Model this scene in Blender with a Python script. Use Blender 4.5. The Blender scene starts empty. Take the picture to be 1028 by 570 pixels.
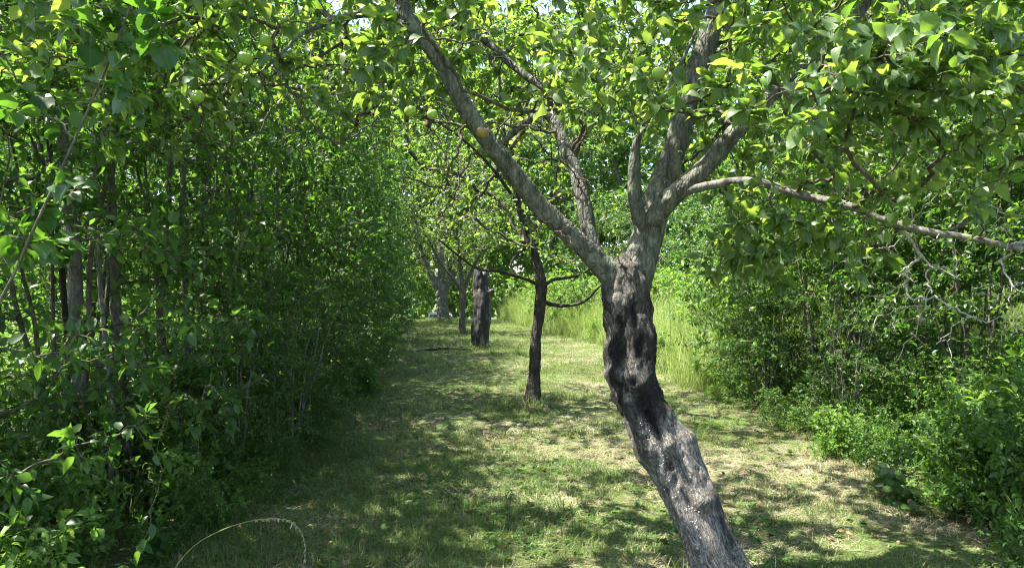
import bpy, math, random
import numpy as np
from mathutils import Vector, Matrix, Euler, noise as mnoise

rng = np.random.default_rng(7)
random.seed(7)
scene = bpy.context.scene
COL = scene.collection

# ------------------------------------------------------------------ camera, sky, sun, exposure
CAM_H, F = 1.55, 742.0
cam_d = bpy.data.cameras.new('camera'); cam = bpy.data.objects.new('camera', cam_d); COL.objects.link(cam)
cam.location = (0, 0, CAM_H); cam.rotation_euler = (math.radians(90), 0, 0)
cam_d.sensor_width = 36.0; cam_d.lens = F / 1028 * 36.0
cam_d.clip_start = 0.05; cam_d.clip_end = 2000
scene.camera = cam

SUN_DIR = Vector((-0.45, 0.04, 0.88)).normalized()     # towards the sun: high, a little to the left
elev = math.asin(SUN_DIR.z); azim = math.atan2(SUN_DIR.x, SUN_DIR.y)
world = bpy.data.worlds.new('World'); scene.world = world; world.use_nodes = True
wn = world.node_tree.nodes; wl = world.node_tree.links
sky = wn.new('ShaderNodeTexSky'); sky.sky_type = 'NISHITA'; sky.sun_disc = False
sky.sun_elevation = elev; sky.sun_rotation = azim; sky.air_density = 1.0; sky.dust_density = 1.5; sky.ozone_density = 1.0
bg = wn['Background']; bg.inputs['Strength'].default_value = 0.12
wl.new(sky.outputs[0], bg.inputs[0])
sun_d = bpy.data.lights.new('sun', 'SUN'); sun_d.energy = 5.0; sun_d.angle = math.radians(0.53); sun_d.color = (1.0, 0.94, 0.82)
sun = bpy.data.objects.new('sun', sun_d); COL.objects.link(sun)
sun.rotation_euler = SUN_DIR.to_track_quat('Z', 'Y').to_euler(); sun.location = (-8, -4, 22)
vs = scene.view_settings
vs.view_transform = 'Standard'; vs.look = 'None'; vs.gamma = 1.0; vs.exposure = 2.3; vs.use_curve_mapping = False
scene.render.engine = 'CYCLES'
cy = scene.cycles
cy.max_bounces = 5; cy.diffuse_bounces = 3; cy.glossy_bounces = 1; cy.transmission_bounces = 3; cy.transparent_max_bounces = 4
cy.sample_clamp_indirect = 4.0; cy.use_denoising = True; cy.denoiser = 'OPENIMAGEDENOISE'; cy.denoising_prefilter = 'NONE'
cy.filter_width = 1.1 if hasattr(cy, 'filter_width') else 1.5
cy.use_adaptive_sampling = True; cy.adaptive_threshold = 0.02

# ------------------------------------------------------------------ helpers
def at(px, py, d):
    """point that the photograph shows at pixel px, py, standing d metres away"""
    return np.array([(px - 514) / F * d, d, CAM_H - (py - 285) / F * d])

def smooth(a, b, t):
    t = np.clip((t - a) / (b - a), 0, 1); return t * t * (3 - 2 * t)

_P = np.random.default_rng(3).random((64, 64, 64)).astype(np.float32)
def vnoise(p):
    """value noise, p (...,3) -> 0..1"""
    p = np.asarray(p, float); i = np.floor(p).astype(int); f = p - i; f = f * f * (3 - 2 * f)
    def g(a, b, c): return _P[(i[..., 0] + a) & 63, (i[..., 1] + b) & 63, (i[..., 2] + c) & 63]
    x0 = g(0,0,0) * (1 - f[..., 0]) + g(1,0,0) * f[..., 0]; x1 = g(0,1,0) * (1 - f[..., 0]) + g(1,1,0) * f[..., 0]
    x2 = g(0,0,1) * (1 - f[..., 0]) + g(1,0,1) * f[..., 0]; x3 = g(0,1,1) * (1 - f[..., 0]) + g(1,1,1) * f[..., 0]
    y0 = x0 * (1 - f[..., 1]) + x1 * f[..., 1]; y1 = x2 * (1 - f[..., 1]) + x3 * f[..., 1]
    return y0 * (1 - f[..., 2]) + y1 * f[..., 2]
def fbm(p, o=4):
    s = 0; a = 0.5; p = np.asarray(p, float)
    for k in range(o): s = s + a * vnoise(p + 17.3 * k); p = p * 2.03; a *= 0.5
    return s

def ground_z(x, y):
    x = np.asarray(x, float); y = np.asarray(y, float)
    p = np.stack([x * 0.9, y * 0.9, np.zeros_like(x)], -1)
    z = (vnoise(p) - 0.5) * 0.05 + (vnoise(p * 4.0) - 0.5) * 0.014
    z = z + 0.25 * smooth(3.4, 6.0, x) * smooth(40, 20, y)
    z = z - 1.42 * smooth(31.8, 37.0, y)
    return z
def gz(x, y): return float(ground_z(np.array([x]), np.array([y]))[0])

def mesh_np(name, V, faces, mat, smooth_sh=True, attrs=None):
    """faces: list of int arrays (n,3) or (n,4)"""
    V = np.asarray(V, np.float32).reshape(-1, 3)
    me = bpy.data.meshes.new(name)
    loops = np.concatenate([np.asarray(f).reshape(-1) for f in faces]).astype(np.int32)
    tot = np.concatenate([np.full(len(f), np.asarray(f).shape[1], np.int32) for f in faces])
    start = np.concatenate([[0], np.cumsum(tot)[:-1]]).astype(np.int32)
    me.vertices.add(len(V)); me.vertices.foreach_set('co', V.ravel())
    me.loops.add(len(loops)); me.loops.foreach_set('vertex_index', loops)
    me.polygons.add(len(tot)); me.polygons.foreach_set('loop_start', start); me.polygons.foreach_set('loop_total', tot)
    me.polygons.foreach_set('use_smooth', np.full(len(tot), smooth_sh))
    for k, a in (attrs or {}).items():
        a = np.asarray(a, np.float32)
        if a.ndim == 1:
            at_ = me.attributes.new(k, 'FLOAT', 'POINT'); at_.data.foreach_set('value', a)
        else:
            at_ = me.attributes.new(k, 'FLOAT_VECTOR', 'POINT'); at_.data.foreach_set('vector', a.ravel())
    if mat: me.materials.append(mat)
    me.update(calc_edges=True); me.validate()
    return me

def link(name, me, parent=None):
    o = bpy.data.objects.new(name, me); COL.objects.link(o)
    if parent is not None: o.parent = parent
    return o
def tag(o, label=None, cat=None, group=None, kind=None):
    if label: o['label'] = label
    if cat: o['category'] = cat
    if group: o['group'] = group
    if kind: o['kind'] = kind
    return o
def empty(name, loc, label, cat, group=None, rz=0, sc=1.0):
    e = bpy.data.objects.new(name, None); COL.objects.link(e); e.empty_display_size = 0.1
    e.location = loc; e.rotation_euler = (0, 0, rz); e.scale = (sc,) * 3 if np.isscalar(sc) else sc
    return tag(e, label, cat, group)

def norm(v): return v / (np.linalg.norm(v, axis=-1, keepdims=True) + 1e-9)

def resample(pts, rad, n):
    """Catmull-Rom through pts (m,3) with radii -> n points"""
    pts = np.asarray(pts, float); rad = np.asarray(rad, float)
    P = np.vstack([2 * pts[0] - pts[1], pts, 2 * pts[-1] - pts[-2]])
    seg = np.linalg.norm(np.diff(pts, axis=0), axis=1); s = np.concatenate([[0], np.cumsum(seg)])
    t = np.linspace(0, s[-1], n); k = np.clip(np.searchsorted(s, t, side='right') - 1, 0, len(pts) - 2)
    u = ((t - s[k]) / (seg[k] + 1e-9))[:, None]
    p0, p1, p2, p3 = P[k], P[k + 1], P[k + 2], P[k + 3]
    q = 0.5 * (2 * p1 + (p2 - p0) * u + (2 * p0 - 5 * p1 + 4 * p2 - p3) * u**2 + (3 * p1 - p0 - 3 * p2 + p3) * u**3)
    return q, np.interp(t, s, rad)

def frames(C):
    """C (T,K,3) -> two perpendicular unit vectors per point"""
    T = np.gradient(C, axis=1); T = norm(T)
    ref = np.where(np.abs(T[:, :1, 2:3]) > 0.8, np.array([[[1., 0, 0]]]), np.array([[[0, 0, 1.]]]))
    a = np.zeros_like(C); a[:, 0] = norm(np.cross(T[:, 0], ref[:, 0]))
    for k in range(1, C.shape[1]):
        v = a[:, k - 1] - T[:, k] * np.sum(a[:, k - 1] * T[:, k], -1, keepdims=True); a[:, k] = norm(v)
    return a, np.cross(T, a)

def tubes(C, R, sides, cap=True):
    """C (T,K,3), R (T,K) -> V, faces"""
    C = np.asarray(C, float); R = np.asarray(R, float); T, K = R.shape
    A, B = frames(C); th = np.arange(sides) / sides * 2 * np.pi
    V = C[:, :, None] + R[:, :, None, None] * (np.cos(th)[None, None, :, None] * A[:, :, None] + np.sin(th)[None, None, :, None] * B[:, :, None])
    idx = np.arange(T * K * sides).reshape(T, K, sides); nx = np.roll(idx, -1, 2)
    q = np.stack([idx[:, :-1], nx[:, :-1], nx[:, 1:], idx[:, 1:]], -1).reshape(-1, 4)
    fc = [q]
    V = V.reshape(-1, 3)
    if cap and sides >= 3:
        tip = C[:, -1] + norm(C[:, -1] - C[:, -2]) * R[:, -1:] * 0.6
        ti = len(V) + np.arange(T); V = np.vstack([V, tip])
        tr = np.stack([idx[:, -1], nx[:, -1], np.repeat(ti[:, None], sides, 1)], -1).reshape(-1, 3); fc.append(tr)
    return V, fc

def bark_tube(name, pts, rad, mat, n=60, sides=20, rough=0.12, freq=14, flare=0.0, parent=None, off=(0, 0, 0), wob=0.25):
    """one limb with knobbly bark as a mesh object"""
    C, R = resample(pts, rad, n)
    C = C - np.asarray(off)
    if flare:
        s = np.linspace(0, 1, n); R = R * (1 + flare * np.exp(-s * 14))
    V, fc = tubes(C[None], R[None], sides)
    body = n * sides
    cen = np.repeat(C, sides, 0); d = V[:body] - cen; r = np.repeat(R, sides)[:, None]
    q = V[:body] + np.asarray(off)
    disp = (fbm(q * freq) - 0.47) * 2 * rough + (vnoise(q * 4.5 + 9) - 0.5) * wob
    V[:body] = cen + d * (1 + disp[:, None])
    s = np.repeat(np.linspace(0, 1, n), sides); th = np.tile(np.arange(sides) / sides, n)
    L = np.linalg.norm(np.diff(C, axis=0), axis=1).sum()
    me = mesh_np(name, V, fc, mat)
    return link(name, me, parent) if parent is not None or name else me

# ------------------------------------------------------------------ greedy branching
def grow(skel, targets, K=6, r_tip=0.0022, p=0.46, wig=0.05, up=0.15, seed=0, turn=0.7, follow=.55):
    """skel: list of (pts, radii). Every target gets a twig from the best existing node. Returns twig paths (T,K,3) and radii."""
    g = np.random.default_rng(seed)
    N = []; D = []; RM = []
    for pts, rad in skel:
        C, R = resample(pts, rad, max(6, int(np.linalg.norm(np.diff(np.asarray(pts), axis=0), axis=1).sum() / 0.12)))
        T = norm(np.gradient(C, axis=0)); k = len(C) // 8
        N.append(C[k:]); D.append(T[k:]); RM.append(R[k:])
    N = np.vstack(N); D = np.vstack(D); RM = np.concatenate(RM); ns = len(N)
    M = ns + len(targets) * (K - 1)
    nodes = np.zeros((M, 3)); dirs = np.zeros((M, 3)); par = np.full(M, -1); nodes[:ns] = N; dirs[:ns] = D; n = ns
    d0 = np.min(np.linalg.norm(targets[:, None] - N[None], axis=2), 1); order = np.argsort(d0)
    paths = np.zeros((len(targets), K, 3)); pid = np.zeros((len(targets), K), int)
    for ti, k in enumerate(order):
        t = targets[k]; v = t - nodes[:n]; d = np.linalg.norm(v, axis=1) + 1e-6
        c = np.sum(v * dirs[:n], 1) / d
        j = int(np.argmin(d * (1 + turn * (1 - c)))); L = d[j]; s = nodes[j]
        dv = norm(follow * dirs[j] + 0.9 * v[j] / L)
        c1 = s + dv * L * 0.4; c2 = t - norm(v[j] / L + np.array([0, 0, up]) * g.normal(1, .6)) * L * 0.35
        u = np.linspace(0, 1, K)[:, None]
        q = (1 - u)**3 * s + 3 * (1 - u)**2 * u * c1 + 3 * (1 - u) * u**2 * c2 + u**3 * t
        q[1:-1] += g.normal(0, wig * L * 0.5 + 0.003, (K - 2, 3))
        paths[ti] = q; pid[ti, 0] = j
        e = np.arange(n, n + K - 1); nodes[e] = q[1:]; dirs[e] = norm(np.diff(q, axis=0)); par[e] = np.concatenate([[j], e[:-1]]); pid[ti, 1:] = e; n += K - 1
    cnt = np.zeros(M); tips = pid[:, -1]; np.add.at(cnt, tips, 1)
    for i in range(M - 1, ns - 1, -1): cnt[par[i]] += cnt[i]
    r = r_tip * np.maximum(cnt, 1)**p
    r[:ns] = np.minimum(r[:ns], RM * 0.8)
    R = r[pid]; R[:, 0] = np.minimum(R[:, 1] * 1.15, np.where(pid[:, 0] < ns, RM[np.minimum(pid[:, 0], ns - 1)] * .7, r[pid[:, 0]]))
    R[:, -1] *= 0.7
    return paths, R

# ------------------------------------------------------------------ leaves
def leaf_template(kind):
    """verts (along, across, up) length 1; faces"""
    if kind == 'ovate':            # 3 columns x 6 stations, folded at the midrib, tip curling down
        xs = np.array([0.0, 0.14, 0.36, 0.60, 0.82, 1.0]); w = np.array([0.03, 0.23, 0.33, 0.28, 0.15, 0.0])
        zc = np.array([0, .03, .045, .03, -.03, -.12]); V = []
        for i, x in enumerate(xs):
            for s in (-1, 0, 1): V.append((x, s * w[i], zc[i] + abs(s) * w[i] * 0.30 - 0.03 * (i % 2) * abs(s)))
        q = [(3 * i + c, 3 * i + 3 + c, 3 * i + 4 + c, 3 * i + 1 + c) for i in range(5) for c in (0, 1)]
        return np.array(V), [np.array(q)]
    if kind == 'mid':              # 8 verts folded
        V = [(0, 0, 0), (.28, -.27, .07), (.66, -.22, .05), (1, 0, -.08), (.66, .22, .05), (.28, .27, .07), (.35, 0, 0.0), (.7, 0, -.01)]
        return np.array(V), [np.array([(0, 6, 1, 1), ]) [:0].reshape(0, 4), np.array([(1, 6, 7, 2), (5, 4, 7, 6)]), np.array([(0, 6, 1), (0, 5, 6), (2, 7, 3), (7, 4, 3)])]
    if kind == 'small':            # 6 verts, two quads
        V = [(0, 0, 0), (.3, -.28, .08), (.7, -.2, .05), (1, 0, -.05), (.7, .2, .05), (.3, .28, .08)]
        return np.array(V), [np.array([(0, 3, 2, 1), (0, 5, 4, 3)])]
    if kind == 'narrow':
        V = [(0, 0, 0), (.3, -.11, .04), (.65, -.09, .0), (1, 0, -.16), (.65, .09, .0), (.3, .11, .04)]
        return np.array(V), [np.array([(0, 3, 2, 1), (0, 5, 4, 3)])]
    if kind == 'round':
        V = [(0, 0, 0), (.12, -.32, .06), (.5, -.47, .07), (.85, -.25, .02), (1, 0, -.04), (.85, .25, .02), (.5, .47, .07), (.12, .32, .06), (.5, 0, 0)]
        return np.array(V), [np.array([(0, 8, 2, 1), (8, 4, 3, 2), (0, 7, 6, 8), (8, 6, 5, 4)])]

def leaf_frames(pos, axis, nrm):
    a = norm(axis); n = nrm - a * np.sum(nrm * a, -1, keepdims=True); n = norm(n); return a, np.cross(n, a), n

def leaves_mesh(name, pos, axis, nrm, size, mat, kind, hue=None, curl=None):
    tv, tf = leaf_template(kind); N = len(pos); m = len(tv)
    a, b, n = leaf_frames(pos, axis, nrm)
    tz = np.repeat(tv[None, :, 2], N, 0); ty = np.repeat(tv[None, :, 1], N, 0)
    g = np.random.default_rng(N)
    ty = ty * g.uniform(0.8, 1.15, (N, 1)); c = g.normal(0, 0.18, (N, 1)); tz = tz * g.uniform(.5, 1.8, (N, 1)) - np.abs(c) * tv[None, :, 0]**2 * 1.5 + g.normal(0, .25, (N, 1)) * ty * tv[None, :, 0]
    V = pos[:, None] + size[:, None, None] * (tv[None, :, 0, None] * a[:, None] + ty[..., None] * b[:, None] + tz[..., None] * n[:, None])
    base = (np.arange(N) * m)[:, None, None]
    fc = [(f[None] + base).reshape(-1, f.shape[1]) for f in tf if len(f)]
    if hue is None: hue = g.random(N)
    return mesh_np(name, V.reshape(-1, 3), fc, mat, True, {'hue': np.repeat(hue, m), **({'lc': np.tile(np.stack([tv[:, 0], tv[:, 1], 0 * tv[:, 0]], 1), (N, 1))} if mat and mat.name in ('apple_leaf', 'sapling_leaf') else {})})

def leaves_on(paths, per, size, seed, u0=0.35, spread=0.8, upb=0.9, rosette=0.4, droop=0.15, pet=0.25):
    """positions, axes, normals, sizes of leaves along twigs"""
    g = np.random.default_rng(seed); T, K, _ = paths.shape
    n = T * per; ti = np.repeat(np.arange(T), per)
    u = np.where(g.random(n) < rosette, g.uniform(0.93, 1.0, n), g.uniform(u0, 1, n)) * (K - 1)
    k = np.minimum(u.astype(int), K - 2); f = (u - k)[:, None]
    p = paths[ti, k] * (1 - f) + paths[ti, k + 1] * f; t = norm(paths[ti, k + 1] - paths[ti, k])
    r = norm(g.normal(0, 1, (n, 3)))
    ax = norm(t * 0.55 + r * spread + np.array([0, 0, 0.12 - droop]) + np.array([0, 0, -droop]) * g.random((n, 1)))
    nr = norm(np.array([0, 0, upb]) + g.normal(0, 0.45, (n, 3)))
    s = size * np.exp(np.clip(g.normal(0, 0.34, n), -.9, .42))
    return p + ax * s[:, None] * pet, ax, nr, s

def clump_targets(g, centers, spread, per, zmin=None):
    t = np.repeat(centers, per, 0) + g.normal(0, 1, (len(centers) * per, 3)) * spread
    if zmin is not None: t[:, 2] = np.maximum(t[:, 2], zmin + g.random(len(t)) * 0.15)
    return t

# ------------------------------------------------------------------ materials
def new_mat(name):
    m = bpy.data.materials.new(name); m.use_nodes = True; nt = m.node_tree
    return m, nt, nt.nodes, nt.links, nt.nodes['Principled BSDF'], nt.nodes['Material Output']
def ramp(n, stops):
    r = n.new('ShaderNodeValToRGB'); e = r.color_ramp.elements
    while len(e) < len(stops): e.new(0.5)
    for x, (p, c) in zip(e, stops): x.position = p; x.color = (*c, 1) if len(c) == 3 else c
    return r

def leaf_mat(name, c0, c1, c2, t0, t1, rough=0.42, spec=0.5, trans=0.45, veins=False):
    """c0..c2: reflected colour over the leaf-to-leaf variation, t0,t1: colour of light passing through"""
    m, nt, n, l, b, o = new_mat(name)
    a = n.new('ShaderNodeAttribute'); a.attribute_name = 'hue'
    r = ramp(n, [(0, c0), (0.55, c1), (1, c2)]); l.new(a.outputs['Fac'], r.inputs[0])
    tc = n.new('ShaderNodeTexCoord'); nz = n.new('ShaderNodeTexNoise'); nz.inputs['Scale'].default_value = 55; nz.inputs['Detail'].default_value = 3
    l.new(tc.outputs['Object'], nz.inputs['Vector'])
    mx = n.new('ShaderNodeMixRGB'); mx.blend_type = 'MULTIPLY'; mx.inputs[0].default_value = 0.45
    r2 = ramp(n, [(0.3, (0.55, 0.6, 0.5)), (0.7, (1.15, 1.1, 1.1))]); l.new(nz.outputs[0], r2.inputs[0])
    l.new(r.outputs[0], mx.inputs[1]); l.new(r2.outputs[0], mx.inputs[2]); col = mx.outputs[0]
    vein = None
    if veins:                       # midrib, side veins and brown spots, laid out on the leaf itself
        lc = n.new('ShaderNodeAttribute'); lc.attribute_name = 'lc'; sp = n.new('ShaderNodeSeparateXYZ'); l.new(lc.outputs['Vector'], sp.inputs[0])
        def mth(op, a_, b_=None):
            q = n.new('ShaderNodeMath'); q.operation = op
            for k_, v in enumerate((a_, b_)):
                if v is None: continue
                if isinstance(v, (int, float)): q.inputs[k_].default_value = v
                else: l.new(v, q.inputs[k_])
            return q.outputs[0]
        ay = mth('ABSOLUTE', sp.outputs[1]); rib = mth('LESS_THAN', ay, .022)
        sv_ = mth('GREATER_THAN', mth('SINE', mth('MULTIPLY', mth('SUBTRACT', sp.outputs[0], mth('MULTIPLY', ay, .9)), 46.0)), .86)
        vein = mth('MAXIMUM', rib, mth('MULTIPLY', sv_, .45)); mv = n.new('ShaderNodeMixRGB'); l.new(mth('MULTIPLY', vein, .6), mv.inputs[0]); l.new(col, mv.inputs[1]); mv.inputs[2].default_value = (min(1, c2[0] * 1.5), min(1, c2[1] * 1.35), c2[2] * 1.5, 1)
        ns = n.new('ShaderNodeTexNoise'); ns.inputs['Scale'].default_value = 75; ns.inputs['Detail'].default_value = 1; l.new(tc.outputs['Object'], ns.inputs['Vector'])
        sm_ = n.new('ShaderNodeMixRGB'); l.new(mth('MULTIPLY', mth('GREATER_THAN', ns.outputs[0], .70), .8), sm_.inputs[0]); l.new(mv.outputs[0], sm_.inputs[1]); sm_.inputs[2].default_value = (.10, .06, .025, 1); col = sm_.outputs[0]
    l.new(col, b.inputs['Base Color'])
    b.inputs['Roughness'].default_value = rough; b.inputs['Specular IOR Level'].default_value = spec
    t = n.new('ShaderNodeBsdfTranslucent'); rt = ramp(n, [(0, t0), (1, t1)]); l.new(a.outputs['Fac'], rt.inputs[0]); l.new(rt.outputs[0], t.inputs[0])
    mix = n.new('ShaderNodeMixShader'); mix.inputs[0].default_value = trans
    l.new(b.outputs[0], mix.inputs[1]); l.new(t.outputs[0], mix.inputs[2]); l.new(mix.outputs[0], o.inputs[0])
    return m

def bark_mat(name, dark, mid, light, scale=22, lichen=None, bump=0.6, stretch=0.35):
    m, nt, n, l, b, o = new_mat(name)
    tc = n.new('ShaderNodeTexCoord'); mp = n.new('ShaderNodeMapping'); mp.inputs['Scale'].default_value = (1, 1, stretch)
    l.new(tc.outputs['Object'], mp.inputs[0])
    nz = n.new('ShaderNodeTexNoise'); nz.inputs['Scale'].default_value = scale; nz.inputs['Detail'].default_value = 8; nz.inputs['Roughness'].default_value = .65
    l.new(mp.outputs[0], nz.inputs['Vector'])
    vo = n.new('ShaderNodeTexVoronoi'); vo.feature = 'DISTANCE_TO_EDGE'; vo.inputs['Scale'].default_value = scale * 1.6; l.new(mp.outputs[0], vo.inputs['Vector'])
    r = ramp(n, [(0.32, dark), (0.5, mid), (0.70, light)]); l.new(nz.outputs[0], r.inputs[0])
    ck = ramp(n, [(0, (.55, .53, .5)), (.09, (1, 1, 1))]); l.new(vo.outputs[0], ck.inputs[0]); mc = n.new('ShaderNodeMixRGB'); mc.blend_type = 'MULTIPLY'; mc.inputs[0].default_value = .8; l.new(r.outputs[0], mc.inputs[1]); l.new(ck.outputs[0], mc.inputs[2])
    col = mc.outputs[0]
    if lichen:
        n2 = n.new('ShaderNodeTexNoise'); n2.inputs['Scale'].default_value = 9; n2.inputs['Detail'].default_value = 6; l.new(tc.outputs['Object'], n2.inputs['Vector'])
        rl = ramp(n, [(0.56, (0, 0, 0)), (0.66, (1, 1, 1))]); l.new(n2.outputs[0], rl.inputs[0])
        mx = n.new('ShaderNodeMixRGB'); l.new(rl.outputs[0], mx.inputs[0]); l.new(col, mx.inputs[1]); mx.inputs[2].default_value = (*lichen, 1); col = mx.outputs[0]
    l.new(col, b.inputs['Base Color']); b.inputs['Roughness'].default_value = 0.9; b.inputs['Specular IOR Level'].default_value = 0.2
    ad = n.new('ShaderNodeMath'); ad.operation = 'ADD'; rv = ramp(n, [(0, (0, 0, 0)), (0.25, (1, 1, 1))]); l.new(vo.outputs[0], rv.inputs[0])
    ml = n.new('ShaderNodeMath'); ml.operation = 'MULTIPLY'; ml.inputs[1].default_value = 0.35; l.new(rv.outputs[0], ml.inputs[0])
    l.new(nz.outputs[0], ad.inputs[0]); l.new(ml.outputs[0], ad.inputs[1])
    bp = n.new('ShaderNodeBump'); bp.inputs['Strength'].default_value = bump; bp.inputs['Distance'].default_value = 0.02
    l.new(ad.outputs[0], bp.inputs['Height']); l.new(bp.outputs[0], b.inputs['Normal'])
    return m

M = {}
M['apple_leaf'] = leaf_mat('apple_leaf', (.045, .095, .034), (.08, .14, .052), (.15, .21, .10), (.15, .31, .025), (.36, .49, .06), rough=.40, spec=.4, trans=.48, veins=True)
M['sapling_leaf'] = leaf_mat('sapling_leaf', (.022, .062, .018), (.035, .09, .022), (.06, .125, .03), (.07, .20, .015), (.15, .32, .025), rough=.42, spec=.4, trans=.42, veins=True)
M['hedge_leaf'] = leaf_mat('hedge_leaf', (.030, .072, .020), (.048, .105, .027), (.09, .15, .045), (.08, .22, .022), (.20, .36, .04), rough=.43, spec=.45, trans=.46)
M['dark_leaf'] = leaf_mat('dark_leaf', (.028, .07, .018), (.045, .10, .024), (.075, .14, .035), (.075, .21, .018), (.18, .34, .03), rough=.42, spec=.4, trans=.46)  # deeper leaf green; on the right bank it also paints in the crown's shade
M['weed_leaf'] = leaf_mat('weed_leaf', (.055, .12, .022), (.085, .17, .03), (.14, .22, .05), (.16, .34, .03), (.30, .46, .06), rough=.5, spec=.4, trans=.42)
M['grass'] = leaf_mat('grass_blade', (.052, .10, .022), (.095, .155, .036), (.21, .22, .09), (.14, .25, .03), (.30, .35, .09), rough=.5, spec=.4, trans=.35)
M['meadow'] = leaf_mat('meadow_blade', (.13, .21, .05), (.21, .29, .085), (.36, .37, .18), (.22, .38, .05), (.40, .46, .14), rough=.55, spec=.3, trans=.4)
M['straw'] = leaf_mat('straw', (.26, .215, .13), (.38, .33, .22), (.52, .47, .34), (.28, .24, .12), (.40, .34, .2), rough=.6, spec=.3, trans=.25)
M['bark'] = bark_mat('apple_bark', (.045, .045, .038), (.115, .115, .098), (.22, .22, .195), 30, lichen=(.20, .21, .16), bump=.8)
M['twig'] = bark_mat('twig_bark', (.04, .032, .026), (.085, .07, .056), (.15, .13, .105), 40, bump=.3)
M['dead_twig'] = bark_mat('dead_twig', (.20, .185, .165), (.34, .32, .29), (.50, .48, .44), 40, bump=.3)
M['stem'] = bark_mat('shrub_bark', (.05, .045, .036), (.10, .09, .072), (.19, .175, .145), 30, bump=.5)
M['pale_stem'] = bark_mat('pale_bark', (.07, .066, .058), (.15, .143, .125), (.30, .29, .26), 18, bump=.4)
M['dark_bark'] = bark_mat('dark_bark', (.018, .015, .013), (.05, .043, .036), (.12, .105, .09), 24, bump=.8)

def stump_mat():
    m, nt, n, l, b, o = new_mat('weathered_stump')
    tc = n.new('ShaderNodeTexCoord'); mp = n.new('ShaderNodeMapping'); mp.inputs['Scale'].default_value = (1, 1, .18); l.new(tc.outputs['Object'], mp.inputs[0])
    nz = n.new('ShaderNodeTexNoise'); nz.inputs['Scale'].default_value = 16; nz.inputs['Detail'].default_value = 8; l.new(mp.outputs[0], nz.inputs['Vector'])
    r = ramp(n, [(.33, (.010, .010, .011)), (.52, (.034, .032, .031)), (.70, (.14, .12, .10))]); l.new(nz.outputs[0], r.inputs[0]); l.new(r.outputs[0], b.inputs['Base Color'])
    b.inputs['Roughness'].default_value = .85
    bp = n.new('ShaderNodeBump'); bp.inputs['Distance'].default_value = .03; bp.inputs['Strength'].default_value = .7; l.new(nz.outputs[0], bp.inputs['Height']); l.new(bp.outputs[0], b.inputs['Normal'])
    return m
M['stump'] = stump_mat()

def trunk_mat():
    """lower trunk: charred black and weathered grey wood (mask carried by the mesh, sunlit patches painted paler in it), bark above"""
    m, nt, n, l, b, o = new_mat('charred_trunk')
    ac = n.new('ShaderNodeAttribute'); ac.attribute_name = 'char'; aw = n.new('ShaderNodeAttribute'); aw.attribute_name = 'wood'
    tcv = n.new('ShaderNodeAttribute'); tcv.attribute_name = 'tc'
    tc = n.new('ShaderNodeTexCoord')
    mp = n.new('ShaderNodeMapping'); mp.inputs['Scale'].default_value = (1, .12, 1); l.new(tcv.outputs['Vector'], mp.inputs[0])
    st = n.new('ShaderNodeTexNoise'); st.inputs['Scale'].default_value = 90; st.inputs['Detail'].default_value = 8; st.inputs['Roughness'].default_value = .6; l.new(mp.outputs[0], st.inputs['Vector'])
    nz = n.new('ShaderNodeTexNoise'); nz.inputs['Scale'].default_value = 28; nz.inputs['Detail'].default_value = 9; nz.inputs['Roughness'].default_value = .7; l.new(tc.outputs['Object'], nz.inputs['Vector'])
    wood = ramp(n, [(.3, (.07, .062, .054)), (.5, (.21, .19, .168)), (.72, (.38, .35, .315))]); l.new(st.outputs[0], wood.inputs[0])
    bark = ramp(n, [(.3, (.035, .03, .026)), (.52, (.10, .09, .078)), (.72, (.24, .225, .195))]); l.new(nz.outputs[0], bark.inputs[0])
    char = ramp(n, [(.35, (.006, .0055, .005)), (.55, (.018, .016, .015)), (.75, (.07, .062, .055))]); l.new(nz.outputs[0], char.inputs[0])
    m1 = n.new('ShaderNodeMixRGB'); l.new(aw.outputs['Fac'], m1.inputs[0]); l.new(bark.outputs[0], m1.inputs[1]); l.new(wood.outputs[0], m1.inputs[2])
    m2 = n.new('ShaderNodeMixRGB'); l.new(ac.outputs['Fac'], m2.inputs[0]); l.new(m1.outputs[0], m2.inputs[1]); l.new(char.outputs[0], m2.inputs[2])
    vm = n.new('ShaderNodeMapping'); vm.inputs['Scale'].default_value = (1, .3, 1); l.new(tcv.outputs['Vector'], vm.inputs[0]); dv = n.new('ShaderNodeMixRGB'); dv.inputs[0].default_value = .06; l.new(vm.outputs[0], dv.inputs[1]); l.new(nz.outputs['Color'], dv.inputs[2])
    vo = n.new('ShaderNodeTexVoronoi'); vo.feature = 'DISTANCE_TO_EDGE'; vo.inputs['Scale'].default_value = 42; l.new(dv.outputs[0], vo.inputs['Vector'])
    ck = ramp(n, [(0, (.16, .15, .14)), (.10, (1, 1, 1))]); l.new(vo.outputs[0], ck.inputs[0]); m3 = n.new('ShaderNodeMixRGB'); m3.blend_type = 'MULTIPLY'; m3.inputs[0].default_value = .5; l.new(m2.outputs[0], m3.inputs[1]); l.new(ck.outputs[0], m3.inputs[2])
    l.new(m3.outputs[0], b.inputs['Base Color']); b.inputs['Roughness'].default_value = .72; b.inputs['Specular IOR Level'].default_value = .3
    ad = n.new('ShaderNodeMath'); ad.operation = 'ADD'; l.new(st.outputs[0], ad.inputs[0]); l.new(nz.outputs[0], ad.inputs[1])
    bp = n.new('ShaderNodeBump'); bp.inputs['Distance'].default_value = .013; bp.inputs['Strength'].default_value = .9; ad2 = n.new('ShaderNodeMath'); ad2.operation = 'MULTIPLY_ADD'; ad2.inputs[1].default_value = .7; l.new(ck.outputs[0], ad2.inputs[0]); l.new(ad.outputs[0], ad2.inputs[2])
    l.new(ad2.outputs[0], bp.inputs['Height']); l.new(bp.outputs[0], b.inputs['Normal'])
    return m
M['trunk'] = trunk_mat()

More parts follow.
